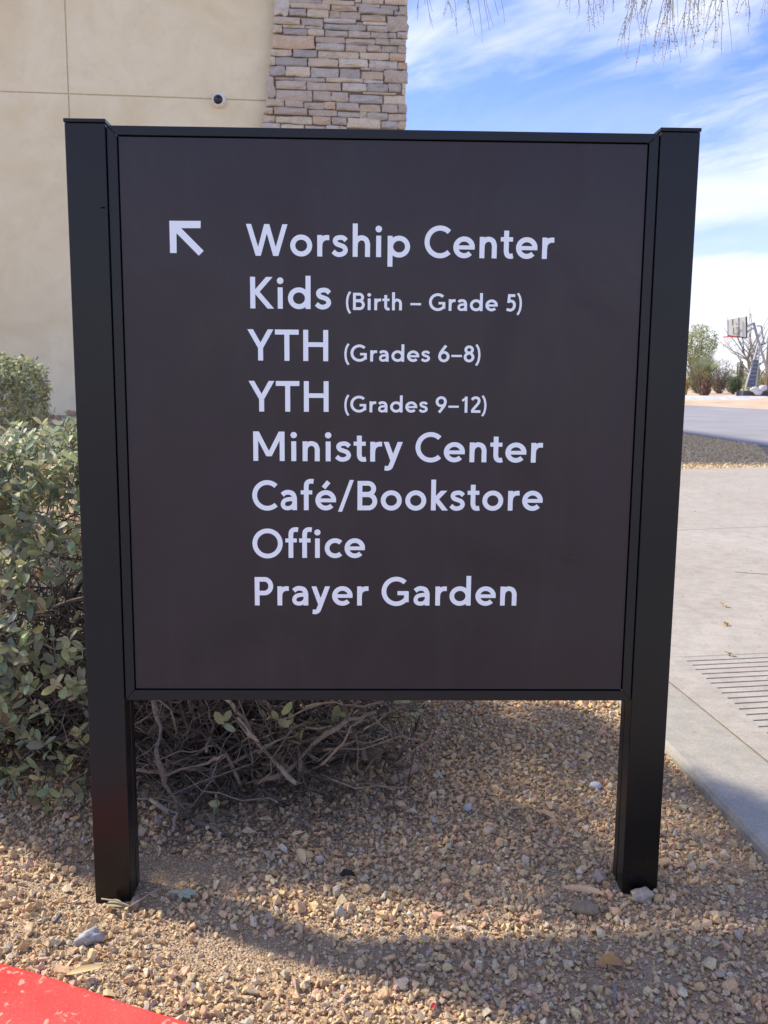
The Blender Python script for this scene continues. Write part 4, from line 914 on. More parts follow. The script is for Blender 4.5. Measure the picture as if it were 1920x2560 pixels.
rock('brown_rock', 930, 1905, 0.030, 0.024, 0.024, (0.25, 0.165, 0.10), 'round brown rock under the right end of the near shrub', 'rock', 9, 0.2, jag=0.2)
rock('brown_rock', 1462, 2275, 0.028, 0.020, 0.014, (0.30, 0.23, 0.16), 'brown rock under the curled dry leaf, left of the right post base', 'rock', 12, -0.3, jag=0.22)
rock('round_stone', 340, 2258, 0.011, 0.012, 0.017, (0.25, 0.20, 0.16), 'round brown stone against the right side of the left post base', 'stone', 15, 0, jag=0.12)
rock('tan_stone', 872, 2268, 0.013, 0.011, 0.009, (0.47, 0.34, 0.22), 'orange-tan stone in the middle of the gravel below the sign', 'stone', 17, 0, jag=0.2)
rock('pale_rock', 1605, 2250, 0.024, 0.016, 0.016, (0.44, 0.38, 0.30), 'pale crusty rock heaped in front of the right post base', 'rock', 21, 0.3, jag=0.45)
rock('pink_rock', 1500, 2205, 0.016, 0.015, 0.014, (0.47, 0.34, 0.28), 'pinkish rock beside the left side of the right post base', 'rock', 23, 0.3, jag=0.35)
# cut wood piece
a_, b_ = g0p(975, 1965, 0.012), g0p(1050, 1935, 0.018)
mb = MB(); mb.tube([a_, a_.lerp(b_, .5)+Vector((0, 0, .002)), b_], [0.0125, 0.0115, 0.011], 10, (0.36, 0.26, 0.18)); mb.build('cut_branch', M_twig, smooth=False, label='short cut piece of branch on the gravel at the right end of the near shrub', cat='branch')
def dry_leaf(px, py, L, ang, label, c=(0.55, 0.37, 0.19), w=0.36, curl=0.25, cat='dry leaf', dz=0.014, name='dry_leaf'):
    p = g0p(px, py, dz); geo = leaf_geo(w, 7, 0.5, curl); d_ = Vector((math.cos(ang), math.sin(ang), 0.12)); mb = MB()
    put_leaf(mb, geo, p - d_*L*0.5, d_, Vector((0.1, -0.3, 1)), L, c); mb.tube([p-d_*L*0.5, p-d_*L*0.75+Vector((0, 0, 0.004))], 0.0009, 4, c)
    o = mb.build(name, M_dry, smooth=True, fix=False, label=label, cat=cat)
    return o
o = dry_leaf(752, 2150, 0.055, -1.25, 'pair of pale tan dry leaves on a stalk below the sign panel', (0.80, 0.60, 0.36), 0.34)
mb = MB(); pA = g0p(728, 2108, 0.018); put_leaf(mb, leaf_geo(0.38, 6, 0.45, 0.2), pA, Vector((0.8, 0.35, 0.2)), Vector((0, -0.3, 1)), 0.03, (0.76, 0.56, 0.34))
mb.tube([g0p(700, 2105, 0.02), pA, g0p(752, 2180, 0.014)], 0.0011, 4, (0.5, 0.36, 0.22)); c_ = mb.build('second_leaf', M_dry, fix=False, smooth=True); c_.parent = o
dry_leaf(1368, 2042, 0.046, -0.85, 'small orange-tan dry leaf on the shaded gravel, left of the right post', (0.74, 0.50, 0.28))
dry_leaf(1455, 2258, 0.085, -0.35, 'long curled orange dry leaf over a brown rock near the right post', (0.74, 0.48, 0.26), 0.22, 0.1, dz=0.034)
dry_leaf(1528, 2408, 0.050, 0.15, 'cupped orange dry leaf at the lower right of the gravel', (0.55, 0.30, 0.11), 0.5, 0.4, dz=0.018)
dry_leaf(212, 2452, 0.062, 0.30, 'long yellow-tan dry leaf lying at the edge of the red kerb', (0.74, 0.56, 0.27), 0.24, 0.1, dz=0.022)
dry_leaf(1290, 1965, 0.045, 0.05, 'thin brown dry leaf on the shaded gravel behind the sign plane', (0.50, 0.30, 0.17), 0.16, 0.1)
dry_leaf(285, 2268, 0.045, 2.75, 'folded olive dry leaf under the twig at the left post base', (0.36, 0.33, 0.19), 0.45, 0.3, dz=0.022)
# pale green lobed leaf
mb = MB(); p = g0p(452, 2248, 0.014)
for k_, (an, L) in enumerate([(2.9, 0.03), (0.5, 0.028), (-0.1, 0.034), (-0.7, 0.03), (-1.3, 0.022)]): put_leaf(mb, leaf_geo(0.5, 5, 0.2, 0.1), p+Vector((0, 0, k_*0.0006)), Vector((math.cos(an), math.sin(an), 0.05)), Vector((0, 0, 1)), L, (0.52, 0.56, 0.40))
mb.build('lobed_leaf', M_dry, fix=False, smooth=True, label='pale green torn lobed leaf on the gravel right of the left post', cat='leaf')
def stick(pxs, r, c, label, dz=0.014, name='twig', cat='twig'):
    pts = [g0p(x, y, dz + 0.006*(i % 2)) for i, (x, y) in enumerate(pxs)]; out = []
    for i in range(len(pts)-1):
        for t in (0, 0.5): out.append(pts[i].lerp(pts[i+1], t) + rv(0.0008))
    out.append(pts[-1]); mb = MB(); mb.tube(out, [r*(1-0.4*k/len(out)) for k in range(len(out))], 6, c); return mb.build(name, M_twig, smooth=True, label=label, cat=cat)
stick([(255, 2256), (290, 2268), (325, 2280), (380, 2255), (440, 2228), (490, 2220), (525, 2222), (560, 2238)], 0.0018, (0.38, 0.29, 0.22), 'long pale twig lying across the foot of the left post', 0.022)
stick([(172, 2345), (200, 2305), (222, 2275)], 0.0013, (0.34, 0.25, 0.18), 'thin straight twig on the gravel left of the left post base')
stick([(1078, 2208), (1090, 2185), (1106, 2160)], 0.0016, (0.36, 0.30, 0.26), 'short upright-pointing twig in the middle of the gravel')
stick([(1095, 2225), (1125, 2215), (1158, 2195)], 0.0015, (0.33, 0.26, 0.20), 'thin brown twig beside the short one in the middle of the gravel')
stick([(1011, 2285), (1020, 2300), (1034, 2318)], 0.0017, (0.42, 0.38, 0.34), 'small bent grey twig below the middle of the sign')
stick([(1540, 2460), (1536, 2490), (1538, 2512)], 0.0026, (0.26, 0.26, 0.28), 'short dark grey stick beside the cupped orange leaf')
stick([(1283, 2548), (1300, 2530), (1318, 2520)], 0.003, (0.32, 0.33, 0.36), 'grey stick at the bottom edge of the gravel, centre right')
stick([(190, 2180), (205, 2110), (213, 2040), (208, 1990), (218, 1960)], 0.0013, (0.33, 0.23, 0.17), 'thin arching brown twig rising beside the left post under the shrub', 0.03)
# dark curled pod and small black cap
mb = MB(); p = g0p(868, 2196, 0.010); mb.tube([p+Vector((-0.014, 0, 0)), p+Vector((-0.006, 0.004, 0.006)), p+Vector((0.008, 0.002, 0.006)), p+Vector((0.018, -0.003, 0.001))], [0.004, 0.008, 0.006, 0.002], 8, (0.035, 0.03, 0.03)); mb.build('dark_pod', M_twig, smooth=True, label='dark curled seed pod on the gravel below the middle of the sign', cat='pod')
mb = MB(); p = g0p(143, 2300, 0.012); mb.tube([p+Vector((-0.003, -0.008, -0.003)), p+Vector((0.004, 0.009, 0.004))], 0.0042, 10, (0.10, 0.10, 0.12)); mb.build('metal_tube', M_plainv, smooth=False, label='tiny dark metal tube on the gravel left of the left post', cat='tube')
dry_leaf(1083, 2532, 0.022, 1.1, 'tiny red leaf at the bottom of the gravel', (0.50, 0.03, 0.04), 0.3, cat='leaf', dz=0.016, name='red_leaf')
mb = MB()
for _ in range(230):
    x = random.uniform(-0.6, 1.45); y = random.uniform(-0.62, 1.5)
    if y < float(np.interp(x, redx, redy)) + 0.01: continue
    an = random.uniform(0, PI); L_ = random.uniform(0.008, 0.035)*random.random()**0.4; p = Vector((x, y, Ts(x, y)+random.uniform(0.010, 0.016))); q_ = p+Vector((math.cos(an)*L_, math.sin(an)*L_, random.uniform(-.003, .004)))
    mb.tube([p, p.lerp(q_, .5)+rv(0.0025), q_], [0.0008, 0.0008, 0.0005], 4, random.choice([(0.34, 0.26, 0.19), (0.46, 0.36, 0.24), (0.22, 0.17, 0.14), (0.5, 0.42, 0.3)]), False)
mb.build('straw_litter', M_twig, fix=False, kind='stuff', label='fine bits of dry stem scattered over the gravel', cat='litter')
# fallen petals on the concrete and gravel
mb = MB(); PG = leaf_geo(0.7, 3, 0.4, 0.2)
for _ in range(900):
    x = random.uniform(1.55, 5.0); y = random.uniform(0.0, 8.8)
    if x > 2.1 + 0.40*(y+0.6): continue
    d_ = Vector((random.uniform(-1, 1), random.uniform(-1, 1), 0.1)); k_ = random.uniform(0.7, 1.2); f_ = 1 + y*0.10
    put_leaf(mb, PG, Vector((x, y, ZP+0.002)), d_, Vector((random.uniform(-.4, .4), random.uniform(-.4, .4), 1)), random.uniform(0.004, 0.010)*f_, tuple(q_*k_ for q_ in random.choice([(0.55, 0.42, 0.17), (0.50, 0.36, 0.24), (0.62, 0.52, 0.30)])))
for _ in range(160):
    x = random.uniform(-0.5, 1.5); y = random.uniform(-0.6, 1.6)
    if y < float(np.interp(x, redx, redy)): continue
    d_ = Vector((random.uniform(-1, 1), random.uniform(-1, 1), 0.1)); put_leaf(mb, PG, Vector((x, y, Ts(x, y)+0.013)), d_, Vector((0, 0, 1)), random.uniform(0.005, 0.011), random.choice([(0.50, 0.38, 0.18), (0.42, 0.30, 0.2)]))
mb.build('fallen_petals', M_dry, fix=False, kind='stuff', label='tiny yellow fallen petals scattered over the concrete path', cat='petals')
for i, (px, py) in enumerate(((1810, 1516), (1815, 1562), (1822, 1636))):
    mb = MB(); p = AZ(px, py, ZP+0.004); p = Vector(p)
    for k_ in range(4): put_leaf(mb, PG, p + rv(0.004), rv(1)+Vector((0, 0, .3)), Vector((0, 0, 1)), 0.022, (0.55, 0.40, 0.16))
    mb.build('yellow_flower', M_dry, fix=False, label=['crumpled yellow flower farthest up the concrete slab', 'crumpled yellow flower in the middle of the concrete slab', 'crumpled yellow flower on the joint above the grooved panel'][i], cat='flower')

# rocks along the foot of the building
ri = 0
for px, py, s_, c_ in ((128, 1058, 0.10, (0.40, 0.25, 0.19)), (146, 1062, 0.09, (0.46, 0.31, 0.24)), (178, 1050, 0.15, (0.42, 0.31, 0.20)), (189, 1068, 0.10, (0.44, 0.43, 0.42)), (162, 1070, 0.08, (0.45, 0.40, 0.37)), (135, 1076, 0.09, (0.47, 0.37, 0.29)), (150, 1083, 0.09, (0.42, 0.27, 0.2)), (172, 1083, 0.08, (0.48, 0.36, 0.29)), (120, 1090, 0.08, (0.42, 0.38, 0.34)), (188, 1090, 0.09, (0.5, 0.41, 0.33)), (160, 1095, 0.08, (0.43, 0.33, 0.27)), (112, 1070, 0.09, (0.45, 0.3, 0.22)), (140, 1098, 0.08, (0.46, 0.36, 0.28)), (200, 1062, 0.1, (0.42, 0.3, 0.22)), (210, 1080, 0.09, (0.45, 0.36, 0.3))):
    Yr = 13.5 - (py-1048)*0.075; q_ = AT(px, py, Yr); z_ = Ts(q_[0], q_[1]); ri += 1
    rock('river_rock', 0, 0, s_*0.62, s_*0.55, s_*0.5, c_, 'reddish tan rock in the loose row at the foot of the cream wall', 'rock', 30+ri, ri*0.7, 'rocks at the foot of the wall', Vector((q_[0], q_[1], max(z_+s_*0.2, q_[2]-0.02))), 0.35)

# ------------------------------------------------------------------ overhanging tree (only its drooping twigs reach the frame)
tree = empty('palo_verde_tree', (4.3, 2.9, 0.0), label='palo verde tree whose thin drooping flowering twigs hang in at the top right', cat='tree')
mb = MB(); mb.tube([(4.3, 2.9, 0), (4.25, 2.9, 0.8), (4.05, 2.8, 1.6), (3.9, 2.75, 2.4)], [0.12, 0.10, 0.085, 0.07], 10, (0.25, 0.24, 0.14)); mb.build('trunk', M_twig, tree, smooth=True)
limbs = [[(3.9, 2.75, 2.4), (3.2, 2.5, 3.0), (2.4, 2.3, 3.25), (1.6, 2.2, 3.28), (1.0, 2.2, 3.15)], [(3.9, 2.75, 2.4), (3.4, 2.4, 3.1), (2.7, 2.1, 3.1), (2.2, 2.0, 2.95)], [(3.9, 2.75, 2.4), (4.4, 3.2, 3.4), (4.6, 3.4, 4.3)], [(3.9, 2.75, 2.4), (3.7, 3.2, 3.4), (3.2, 3.6, 4.2)]]
for L_ in limbs:
    mb = MB(); mb.tube(L_, [0.05*(1-0.75*i/(len(L_)-1)) for i in range(len(L_))], 8, (0.27, 0.27, 0.14)); mb.build('limb', M_twig, tree, smooth=True)
TIPS = [(1043, 52, 1100), (1077, 63, 1122), (1130, 48, 1168), (1142, 85, 1172), (1178, 67, 1196), (1187, 90, 1206), (1205, 108, 1216), (1224, 78, 1235), (1232, 66, 1243), (1248, 40, 1249), (1262, 56, 1254),
        (1392, 22, 1455), (1450, 42, 1470), (1475, 78, 1490), (1486, 72, 1492), (1508, 50, 1506), (1530, 36, 1532), (1552, 128, 1600), (1567, 142, 1620), (1588, 178, 1640), (1556, 92, 1640), (1607, 116, 1665), (1632, 152, 1690), (1655, 150, 1690), (1640, 110, 1700), (1676, 146, 1684),
        (1686, 128, 1665), (1702, 115, 1720), (1712, 120, 1728), (1726, 124, 1734), (1734, 118, 1740), (1745, 90, 1738), (1754, 134, 1800), (1790, 108, 1798), (1783, 120, 1770), (1805, 140, 1790), (1832, 132, 1800), (1870, 84, 1832), (1918, 12, 1930), (1600, 60, 1640), (1720, 70, 1716), (1760, 60, 1752), (1838, 40, 1824), (1500, 30, 1500), (1580, 40, 1600), (1662, 60, 1668), (1680, 50, 1676), (1697, 66, 1702)]
mt = MB(); mf = MB(); FLC = [(0.62, 0.52, 0.26), (0.50, 0.37, 0.22), (0.62, 0.42, 0.32), (0.44, 0.46, 0.23), (0.38, 0.31, 0.25)]
for i, (tx, ty, ox) in enumerate(TIPS):
    Y0 = 1.9 + 0.5*random.random(); tip = Vector(AT(tx, ty, Y0)); org = Vector(AT(ox + (ox-1650)*0.12, -70-random.random()*90, Y0+0.05)); mid = tip.lerp(org, 0.5) + Vector(((org.x-tip.x)*-0.10 + random.uniform(-0.030, 0.022), 0, 0.04)) + rv(0.008)
    P_ = []
    for k in range(9):
        t = k/8; P_.append(org*(1-t)**2 + mid*2*t*(1-t) + tip*t*t + rv(0.003))
    g_ = random.choice([(0.34, 0.32, 0.25), (0.38, 0.37, 0.24), (0.27, 0.24, 0.21)]); mt.tube(P_, [0.0023-0.0015*k/8 for k in range(9)], 4, g_, False)
    lim = min(limbs[0]+limbs[1], key=lambda q_: (Vector(q_)-org).length); mt.tube([Vector(lim), Vector(lim).lerp(org, 0.5)+Vector((0, 0, 0.05)), org], [0.006, 0.004, 0.0024], 4, g_, False)
    if i < 11 and i not in (0, 1, 2, 5): continue
    for _ in range(random.randint(1, 3)):
        k = random.randint(3, 6); a_ = P_[k]; e2 = a_ + Vector((random.uniform(-0.05, 0.04), random.uniform(-0.03, 0.03), -random.uniform(0.06, 0.15))); mt.tube([a_, a_.lerp(e2, 0.5)+rv(0.008), e2], [0.0013, 0.001, 0.0006], 3, g_, False)
        for q_ in range(5):
            if random.random() < 0.6: put_leaf(mf, PG, a_.lerp(e2, random.uniform(0.3, 1))+rv(0.006), rv(1), rv(1), random.uniform(0.005, 0.009), random.choice(FLC))
    if random.random() < 0.75:
        for _ in range(random.randint(10, 28)):
            t = random.uniform(0.45, 1.0); q_ = P_[min(7, int(t*8))].lerp(P_[min(8, int(t*8)+1)], (t*8) % 1); put_leaf(mf, PG, q_+rv(0.008), rv(1), rv(1), random.uniform(0.005, 0.0095), random.choice(FLC))
mt.build('twigs', M_twig, tree, fix=False, kind='stuff'); mf.build('flowers', M_dry, tree, fix=False, kind='stuff')

# ------------------------------------------------------------------ basketball hoop and far desert plants
HD = 49.2
hoop = empty('basketball_hoop', Vector((AT(1885, 988, HD)[0], HD, 0)), label='portable basketball hoop with pale backboard and red rim beyond the drive', cat='basketball hoop')
def H(x, y, d=0.0): return Vector(AT(x, y, HD+d))
steel = (0.30, 0.32, 0.36); dark = (0.06, 0.07, 0.09)
bl, bt = H(1819, 799, 0.0), H(1819, 839, 0.0); brt, brb = H(1866, 791, -0.75), H(1867, 845, -0.75)
nrm = (brt-bl).cross(bt-bl).normalized()
def quadbox(mb, q4, th, c):
    n_ = (q4[1]-q4[0]).cross(q4[2]-q4[0]).normalized()*th; mb.add(list(q4)+[p+n_ for p in q4], [(0, 1, 2, 3), (7, 6, 5, 4), (0, 4, 5, 1), (1, 5, 6, 2), (2, 6, 7, 3), (3, 7, 4, 0)], c)
mb = MB(); quadbox(mb, [bl, brt, brb, bt], 0.04, (0.62, 0.64, 0.58)); bb = mb.build('backboard', M_plainv, hoop)
mb = MB(); mb.tube([brt, brb], 0.045, 5, (0.03, 0.03, 0.035)); mb.tube([bt, brb], 0.03, 5, (0.05, 0.05, 0.05)); mb.tube([bl, bt], 0.02, 5, (0.3, 0.3, 0.3)); mb.build('edge_frame', M_plainv, bb)
mb = MB(); n_ = nrm*(-0.07 if nrm.y > 0 else 0.07)
def onb(u, v): return bl.lerp(brt, u).lerp(bt.lerp(brb, u), v) + n_
for a_, b_, c_ in (((0.30, 0.02), (0.30, 0.42), (0.03, 0.03, 0.03)), ((0.63, 0.0), (0.63, 0.98), (0.03, 0.03, 0.03)), ((0.34, 0.5), (0.34, 0.88), (0.1, 0.1, 0.1)), ((0.34, 0.88), (0.60, 0.80), (0.25, 0.27, 0.3)), ((0.36, 0.45), (0.62, 0.42), (0.75, 0.76, 0.74))): mb.tube([onb(*a_), onb(*b_)], 0.025, 4, c_)
mb.build('painted_square', M_plainv, bb)
mb = MB(); rc = H(1823, 842, -0.55); mb.tube([rc+Vector((0.22*math.cos(t)-0.12, 0.22*math.sin(t), 0)) for t in np.linspace(0, 2*PI, 20)], 0.02, 5, (0.62, 0.07, 0.06), False); mb.tube([rc+Vector((0.1, 0, 0)), H(1843, 842, -0.4)], 0.045, 5, (0.62, 0.07, 0.06)); mb.build('rim', M_plainv, hoop)
mb = MB()
for k in range(12):
    a0_ = 2*PI*k/12
    for s_ in (1, -1): mb.tube([rc+Vector((0.22*math.cos(a0_)-0.12, 0.22*math.sin(a0_), 0)), rc+Vector((0.16*math.cos(a0_+s_*0.35)-0.10, 0.16*math.sin(a0_+s_*0.35), -0.25)), rc+Vector((0.14*math.cos(a0_+s_*0.6)-0.08, 0.14*math.sin(a0_+s_*0.6), -0.55))], 0.007, 3, (0.75, 0.72, 0.66), False)
mb.build('net', M_plainv, hoop)
for P_, r_, c_ in (([H(1855, 822, -0.2), H(1884, 808, 0.3)], 0.05, steel), ([H(1848, 838, -0.2), H(1886, 820, 0.3)], 0.05, steel), ([H(1884, 806, 0.3), H(1898, 862, 0.5)], 0.08, steel), ([H(1893, 815, 0.35), H(1903, 815, 0.5), H(1910, 858, 0.6)], 0.05, steel), ([H(1898, 858, 0.5), H(1922, 938, 0.9), H(1935, 985, 1.0)], 0.075, (0.42, 0.43, 0.45)), ([H(1903, 862, 0.5), H(1916, 857, 0.5)], 0.03, dark)):
    mb = MB(); mb.tube(P_, r_, 6, c_); mb.build('arm', M_plainv, hoop)
for P_ in ([H(1896, 858, 0.4), H(1884, 900, 0.2), H(1866, 960, -0.1), H(1860, 990, -0.2)], [H(1900, 862, 0.4), H(1896, 900, 0.2), H(1890, 960, 0.0), H(1886, 990, -0.1)]):
    mb = MB(); mb.tube(P_, 0.045, 6, (0.50, 0.52, 0.54)); mb.build('support_leg', M_plainv, hoop)
mb = MB(); quadbox(mb, [H(1882, 900, 0.15), H(1897, 900, 0.15), H(1888, 966, -0.05), H(1866, 966, -0.15)], 0.12, (0.12, 0.14, 0.18)); pad = mb.build('pad', M_plainv, hoop)
mb = MB()
for k in range(6):
    y = 908 + k*10; xl = 1881-(y-900)*0.24; xr2 = 1896.5-(y-900)*0.13; mb.tube([H(xl, y, -0.12), H(xr2, y, -0.12)], 0.014, 4, (0.26, 0.28, 0.32))
mb.build('seam', M_plainv, pad)
mb = MB(); p0_, p1_ = H(1858, 984, -0.4), H(1945, 984, -0.4); mb.box(p0_.x, p1_.x, HD-0.4, HD+0.6, 0.31, 0.62, dark); mb.build('base', M_plainv, hoop, bevel=0.04)
for k, (px, py, s_) in enumerate(((1886, 974, 0.23), (1896, 980, 0.26), (1908, 970, 0.27))):
    p = H(px, py, -0.62); rock('sandbag', 0, 0, s_, s_*0.6, s_*0.62, (0.72, 0.72, 0.75), ['leftmost white sandbag slumped on the base of the basketball hoop', 'middle white sandbag, lowest on the base of the basketball hoop', 'rightmost white sandbag heaped highest on the hoop base'][k], 'sandbag', 60+k, 0.3*k, None, p, 0.35)
    bpy.data.objects  # kept simple
# plants
def far_shrub(name, label, cat, px, py, pw, ph, Yd, n, lc, sc_, leaf=0.05, stems=30, fill=1.0, group=None, trunk=0.0):
    base = Vector(AT(px, py, Yd)); mpp = (Yd+1.8)/F_PX; rx = pw*mpp/2; hz = ph*mpp; zb_ = 0.0
    base.z = 0.30; top_z = AT(px, py-ph, Yd)[2]
    r = empty(name, base, label=label, cat=cat, group=group); st = MB(); lf = MB(); H_ = max(0.5, top_z)
    for k in range(stems):
        a_ = random.uniform(0, 2*PI); rr = random.uniform(0.2, 1)**0.6; e2 = base + Vector((math.cos(a_)*rx*rr, math.sin(a_)*rx*rr*0.8, H_*random.uniform(0.55, 1.0)*math.sqrt(max(0.1, 1-0.6*rr*rr))))
        Q = wig(base+rv(0.12)*Vector((1, 1, 0)).length*0.3, e2, 5, 0.22); st.tube(Q, [0.035*(1-0.8*j/5)*max(1, H_/2.5) for j in range(6)], 4, tuple(q_*random.uniform(.8, 1.2) for q_ in sc_), False)
        for _ in range(4):
            b_ = Q[random.randint(2, 5)]; st.tube(wig(b_, b_+rv(0.25*H_)*0.8+Vector((0, 0, 0.1*H_)), 3, 0.2), [0.012, 0.01, 0.008, 0.005], 3, sc_, False)
    for k in range(n):
        while True:
            v = rv(1)
            if v.length < 1 and (v.length > 0.35 or random.random() < 0.3): break
        p = base + Vector((v.x*rx, v.y*rx*0.8, trunk*H_ + (1-trunk)*H_*(0.5+0.5*v.z)))
        if mnoise.noise(p*1.4/max(0.6, rx/1.5)+Vector((px, 0, 0))) < -0.12/fill: continue
        q_ = random.uniform(0.7, 1.3); put_leaf(lf, PG, p, rv(1), rv(1), leaf*random.uniform(0.6, 1.6), tuple(min(0.7, w*q_*1.45) for w in lc))
    st.build('stems', M_twig, r, fix=False, kind='stuff'); 
    if n: lf.build('foliage', M_leaf, r, fix=False, kind='stuff')
    return r
far_shrub('palo_verde_tree', 'yellow-green palo verde tree beyond the drive, beside the right post', 'tree', 1740, 985, 95, 165, 62, 5200, (0.26, 0.28, 0.12), (0.26, 0.25, 0.15), 0.075, 26, 0.8, trunk=0.42)
far_shrub('desert_shrub', 'olive shrub directly behind the small palm', 'shrub', 1745, 975, 88, 82, 58, 5200, (0.20, 0.20, 0.09), (0.22, 0.19, 0.15), 0.065, 36)
far_shrub('desert_shrub', 'grey-brown half-bare shrub to the right of the small palm', 'shrub', 1798, 972, 76, 66, 60, 2200, (0.20, 0.18, 0.13), (0.24, 0.20, 0.19), 0.05, 60)
far_shrub('desert_shrub', 'pale olive shrub around the foot of the saguaro', 'shrub', 1836, 968, 60, 38, 70, 3200, (0.24, 0.25, 0.13), (0.22, 0.20, 0.15), 0.06, 20)
far_shrub('desert_shrub', 'low dark green shrub below the saguaro', 'shrub', 1834, 975, 40, 22, 56, 2200, (0.085, 0.12, 0.06), (0.15, 0.13, 0.10), 0.06, 14)
far_shrub('desert_shrub', 'yellow-green shrub behind the basketball hoop base', 'shrub', 1880, 972, 66, 44, 68, 3600, (0.26, 0.27, 0.10), (0.22, 0.20, 0.15), 0.06, 20)
far_shrub('desert_shrub', 'green shrub at the right edge beyond the hoop', 'shrub', 1925, 974, 56, 48, 66, 3000, (0.24, 0.26, 0.11), (0.22, 0.20, 0.15), 0.06, 20)
far_shrub('dry_grass_clump', 'golden dry grass clump right beside the right post, beyond the drive', 'grass clump', 1712, 988, 20, 34, 52, 0, (0.5, 0.4, 0.2), (0.50, 0.38, 0.17), 0.05, 60)
# bare tree
def bare_tree():
    Yd = 58; base = Vector(AT(1895, 985, Yd)); base.z = 0.3; r = empty('bare_tree', base, label='leafless pale-trunked desert tree behind the basketball hoop', cat='tree')
    tr = MB(); brn = MB(); top = AT(1890, 752, Yd)[2]; 
    for k in range(5):
        e2 = base + Vector((random.uniform(-1.3, 1.0), random.uniform(-.6, .6), top*0.42)); Q = wig(base, e2, 6, 0.18); tr.tube(Q, [0.12-0.012*j for j in range(7)], 6, (0.40, 0.36, 0.20))
        for _ in range(7):
            s_ = Q[random.randint(2, 6)]; e3 = s_ + Vector((random.uniform(-2.0, 1.6), random.uniform(-1, 1), random.uniform(0.5, top*0.5))); 
            if e3.z > top: e3.z = top
            R_ = wig(s_, e3, 5, 0.14); brn.tube(R_, [0.045-0.006*j for j in range(6)], 4, (0.36, 0.33, 0.28), False)
            for _ in range(6):
                a_ = R_[random.randint(1, 5)]; brn.tube(wig(a_, a_+Vector((random.uniform(-.5, .5), random.uniform(-.4, .4), random.uniform(-.3, .75))), 3, 0.15), [0.016, 0.012, 0.009, 0.005], 3, (0.42, 0.38, 0.36), False)
    tr.build('trunk', M_twig, r, smooth=True); brn.build('branches', M_twig, r, fix=False, kind='stuff')
bare_tree()
# saguaros
def saguaro(px, pb, pt_, wpx, Yd, label, c, arms):
    base = Vector(AT(px, pb, Yd)); base.z = 0.3; mpp = (Yd+1.8)/F_PX; r = empty('saguaro_cactus', base, label=label, cat='cactus'); R_ = wpx*mpp/2; Ht = AT(px, pt_, Yd)[2]
    def ribbed(P_, R0_, nm):
        mb = MB(); n = 22; V = []
        P_ = [Vector(p) for p in P_]
        for i, p in enumerate(P_):
            t = P_[min(i+1, len(P_)-1)]-P_[max(i-1, 0)]; t.normalize(); a_ = t.cross(Vector((0, 1, 0.01))).normalized(); b_ = t.cross(a_); k_ = 1.0 if i < len(P_)-2 else (0.8 if i == len(P_)-2 else 0.25)
            for j in range(n): th = 2*PI*j/n; rr = R0_*k_*(1.0 if j % 2 else 0.84); V.append(p+(a_*math.cos(th)+b_*math.sin(th))*rr)
        mb.add(V, [(i*n+j, i*n+(j+1) % n, (i+1)*n+(j+1) % n, (i+1)*n+j) for i in range(len(P_)-1) for j in range(n)] + [tuple((len(P_)-1)*n+j for j in range(n))], c); mb.build(nm, M_twig, r)
    ribbed([base+Vector((0, 0, Ht*t)) for t in (0, .15, .3, .45, .6, .75, .88, .95, .985, 1)], R_, 'trunk')
    for (dx_, z0, z1) in arms:
        ribbed([base+Vector((0, -0.05, z0*Ht)), base+Vector((dx_*R_*0.8, -0.05, z0*Ht)), base+Vector((dx_*R_*1.6, -0.05, z0*Ht+R_*0.3)), base+Vector((dx_*R_*2.0, -0.05, z0*Ht+R_)), base+Vector((dx_*R_*2.0, 0, (z0+z1)/2*Ht)), base+Vector((dx_*R_*2.0, 0, z1*Ht-R_*0.3)), base+Vector((dx_*R_*2.0, 0, z1*Ht))], R_*0.62, 'arm')
saguaro(1848, 968, 913, 7, 66, 'grey-green saguaro cactus with short upright arms, left of the hoop', (0.20, 0.20, 0.11), [(-1, 0.45, 0.98), (1, 0.42, 0.9), (0.6, 0.5, 1.0)])
saguaro(1917, 985, 845, 15, 55, 'thick brown saguaro trunk at the right edge behind the hoop', (0.26, 0.19, 0.12), [])
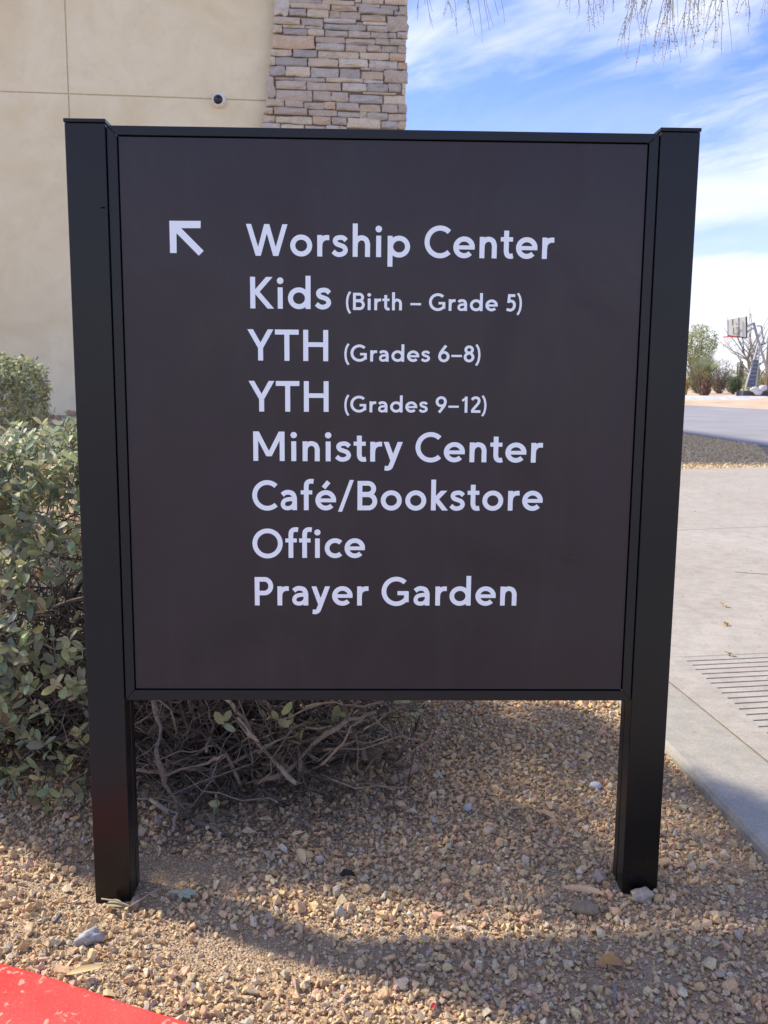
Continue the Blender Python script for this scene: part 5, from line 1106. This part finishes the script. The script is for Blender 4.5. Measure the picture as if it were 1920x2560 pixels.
# small palm
def palm():
    Yd = 50.5; base = Vector(AT(1760, 990, Yd)); base.z = 0.3; r = empty('small_palm', base, label='small young palm with shaggy brown boot trunk beyond the kerb', cat='palm')
    mpp = (Yd+1.8)/F_PX; tb = MB()
    for k in range(70):
        a_ = random.uniform(0, 2*PI); z_ = random.uniform(0.0, 0.85); rr = 0.27-0.05*z_; p = base+Vector((math.cos(a_)*rr, math.sin(a_)*rr, z_)); tb.tube([p, p+Vector((math.cos(a_)*0.12, math.sin(a_)*0.12, 0.24))], [0.05, 0.022], 4, random.choice([(0.20, 0.13, 0.09), (0.27, 0.19, 0.13), (0.15, 0.10, 0.08)]))
    tb.tube([base, base+Vector((0, 0, 0.9))], [0.24, 0.20], 10, (0.18, 0.12, 0.09)); tb.build('trunk', M_twig, r)
    top = base+Vector((0, 0, 0.95))
    for k in range(17):
        a_ = random.uniform(0, 2*PI); el = random.uniform(0.7, 1.5); d_ = Vector((math.cos(a_)*math.cos(el), math.sin(a_)*math.cos(el), math.sin(el))); fr = MB(); s_ = top+d_*random.uniform(0.35, 0.6)
        fr.tube([top, s_], 0.014, 4, (0.45, 0.38, 0.16), False)
        sd = d_.cross(Vector((0, 0, 1))).normalized() if abs(d_.z) < 0.98 else Vector((1, 0, 0)); c_ = random.choice([(0.34, 0.38, 0.22), (0.40, 0.44, 0.27), (0.27, 0.32, 0.18)])
        for j in range(15):
            f_ = (j-7)/7*0.75; e2 = (d_*math.cos(f_)+sd*math.sin(f_)).normalized(); w_ = d_.cross(e2) if abs(f_) > 0.01 else sd; wv = e2.cross(d_.cross(sd)).normalized()*0.018
            q1 = s_+e2*0.42; q2 = s_+e2*0.78+Vector((0, 0, -0.06*random.random())); fr.add([s_-wv*0.4, s_+wv*0.4, q1+wv, q2, q1-wv], [(0, 1, 2, 3, 4)], c_)
        fr.build('frond', M_leaf, r, fix=False)
palm()
# low sandy ridge and desert scrub far away
mb = MB(); P_ = []
for i in range(60):
    x = -120 + i*6; P_.append((x, 260, 1.5+2.2*abs(mnoise.noise(Vector((x*0.02, 0, 0))))))
mb.add([(p[0], p[1], -1) for p in P_]+[p for p in P_]+[(p[0], p[1]+60, p[2]*0.6) for p in P_], [(i, i+1, 60+i+1, 60+i) for i in range(59)]+[(60+i, 61+i, 121+i, 120+i) for i in range(59)])
mb.build('desert_rise', mat_simple('far_desert', (0.33, 0.31, 0.21), 0.95, 0.1, nscale=0.3, var=0.35), kind='structure', fix=False)
lf = MB()
for k in range(9000):
    x = random.uniform(10, 110); y = random.uniform(78, 180); h_ = (0.6+1.6*abs(mnoise.noise(Vector((x*0.15, y*0.1, 0)))))*random.random()
    q_ = random.uniform(.7, 1.3); put_leaf(lf, PG, Vector((x, y, h_)), rv(1), rv(1), random.uniform(0.15, 0.4), tuple(w*q_ for w in random.choice([(0.20, 0.21, 0.11), (0.24, 0.22, 0.14), (0.16, 0.18, 0.09)])))
lf.build('desert_scrub', M_leaf, fix=False, kind='stuff', label='low olive desert scrub along the horizon', cat='scrub')
print('objects', len(bpy.data.objects), 'tris approx', sum(len(o.data.loops)-2*len(o.data.polygons) for o in bpy.data.objects if o.type == 'MESH'))
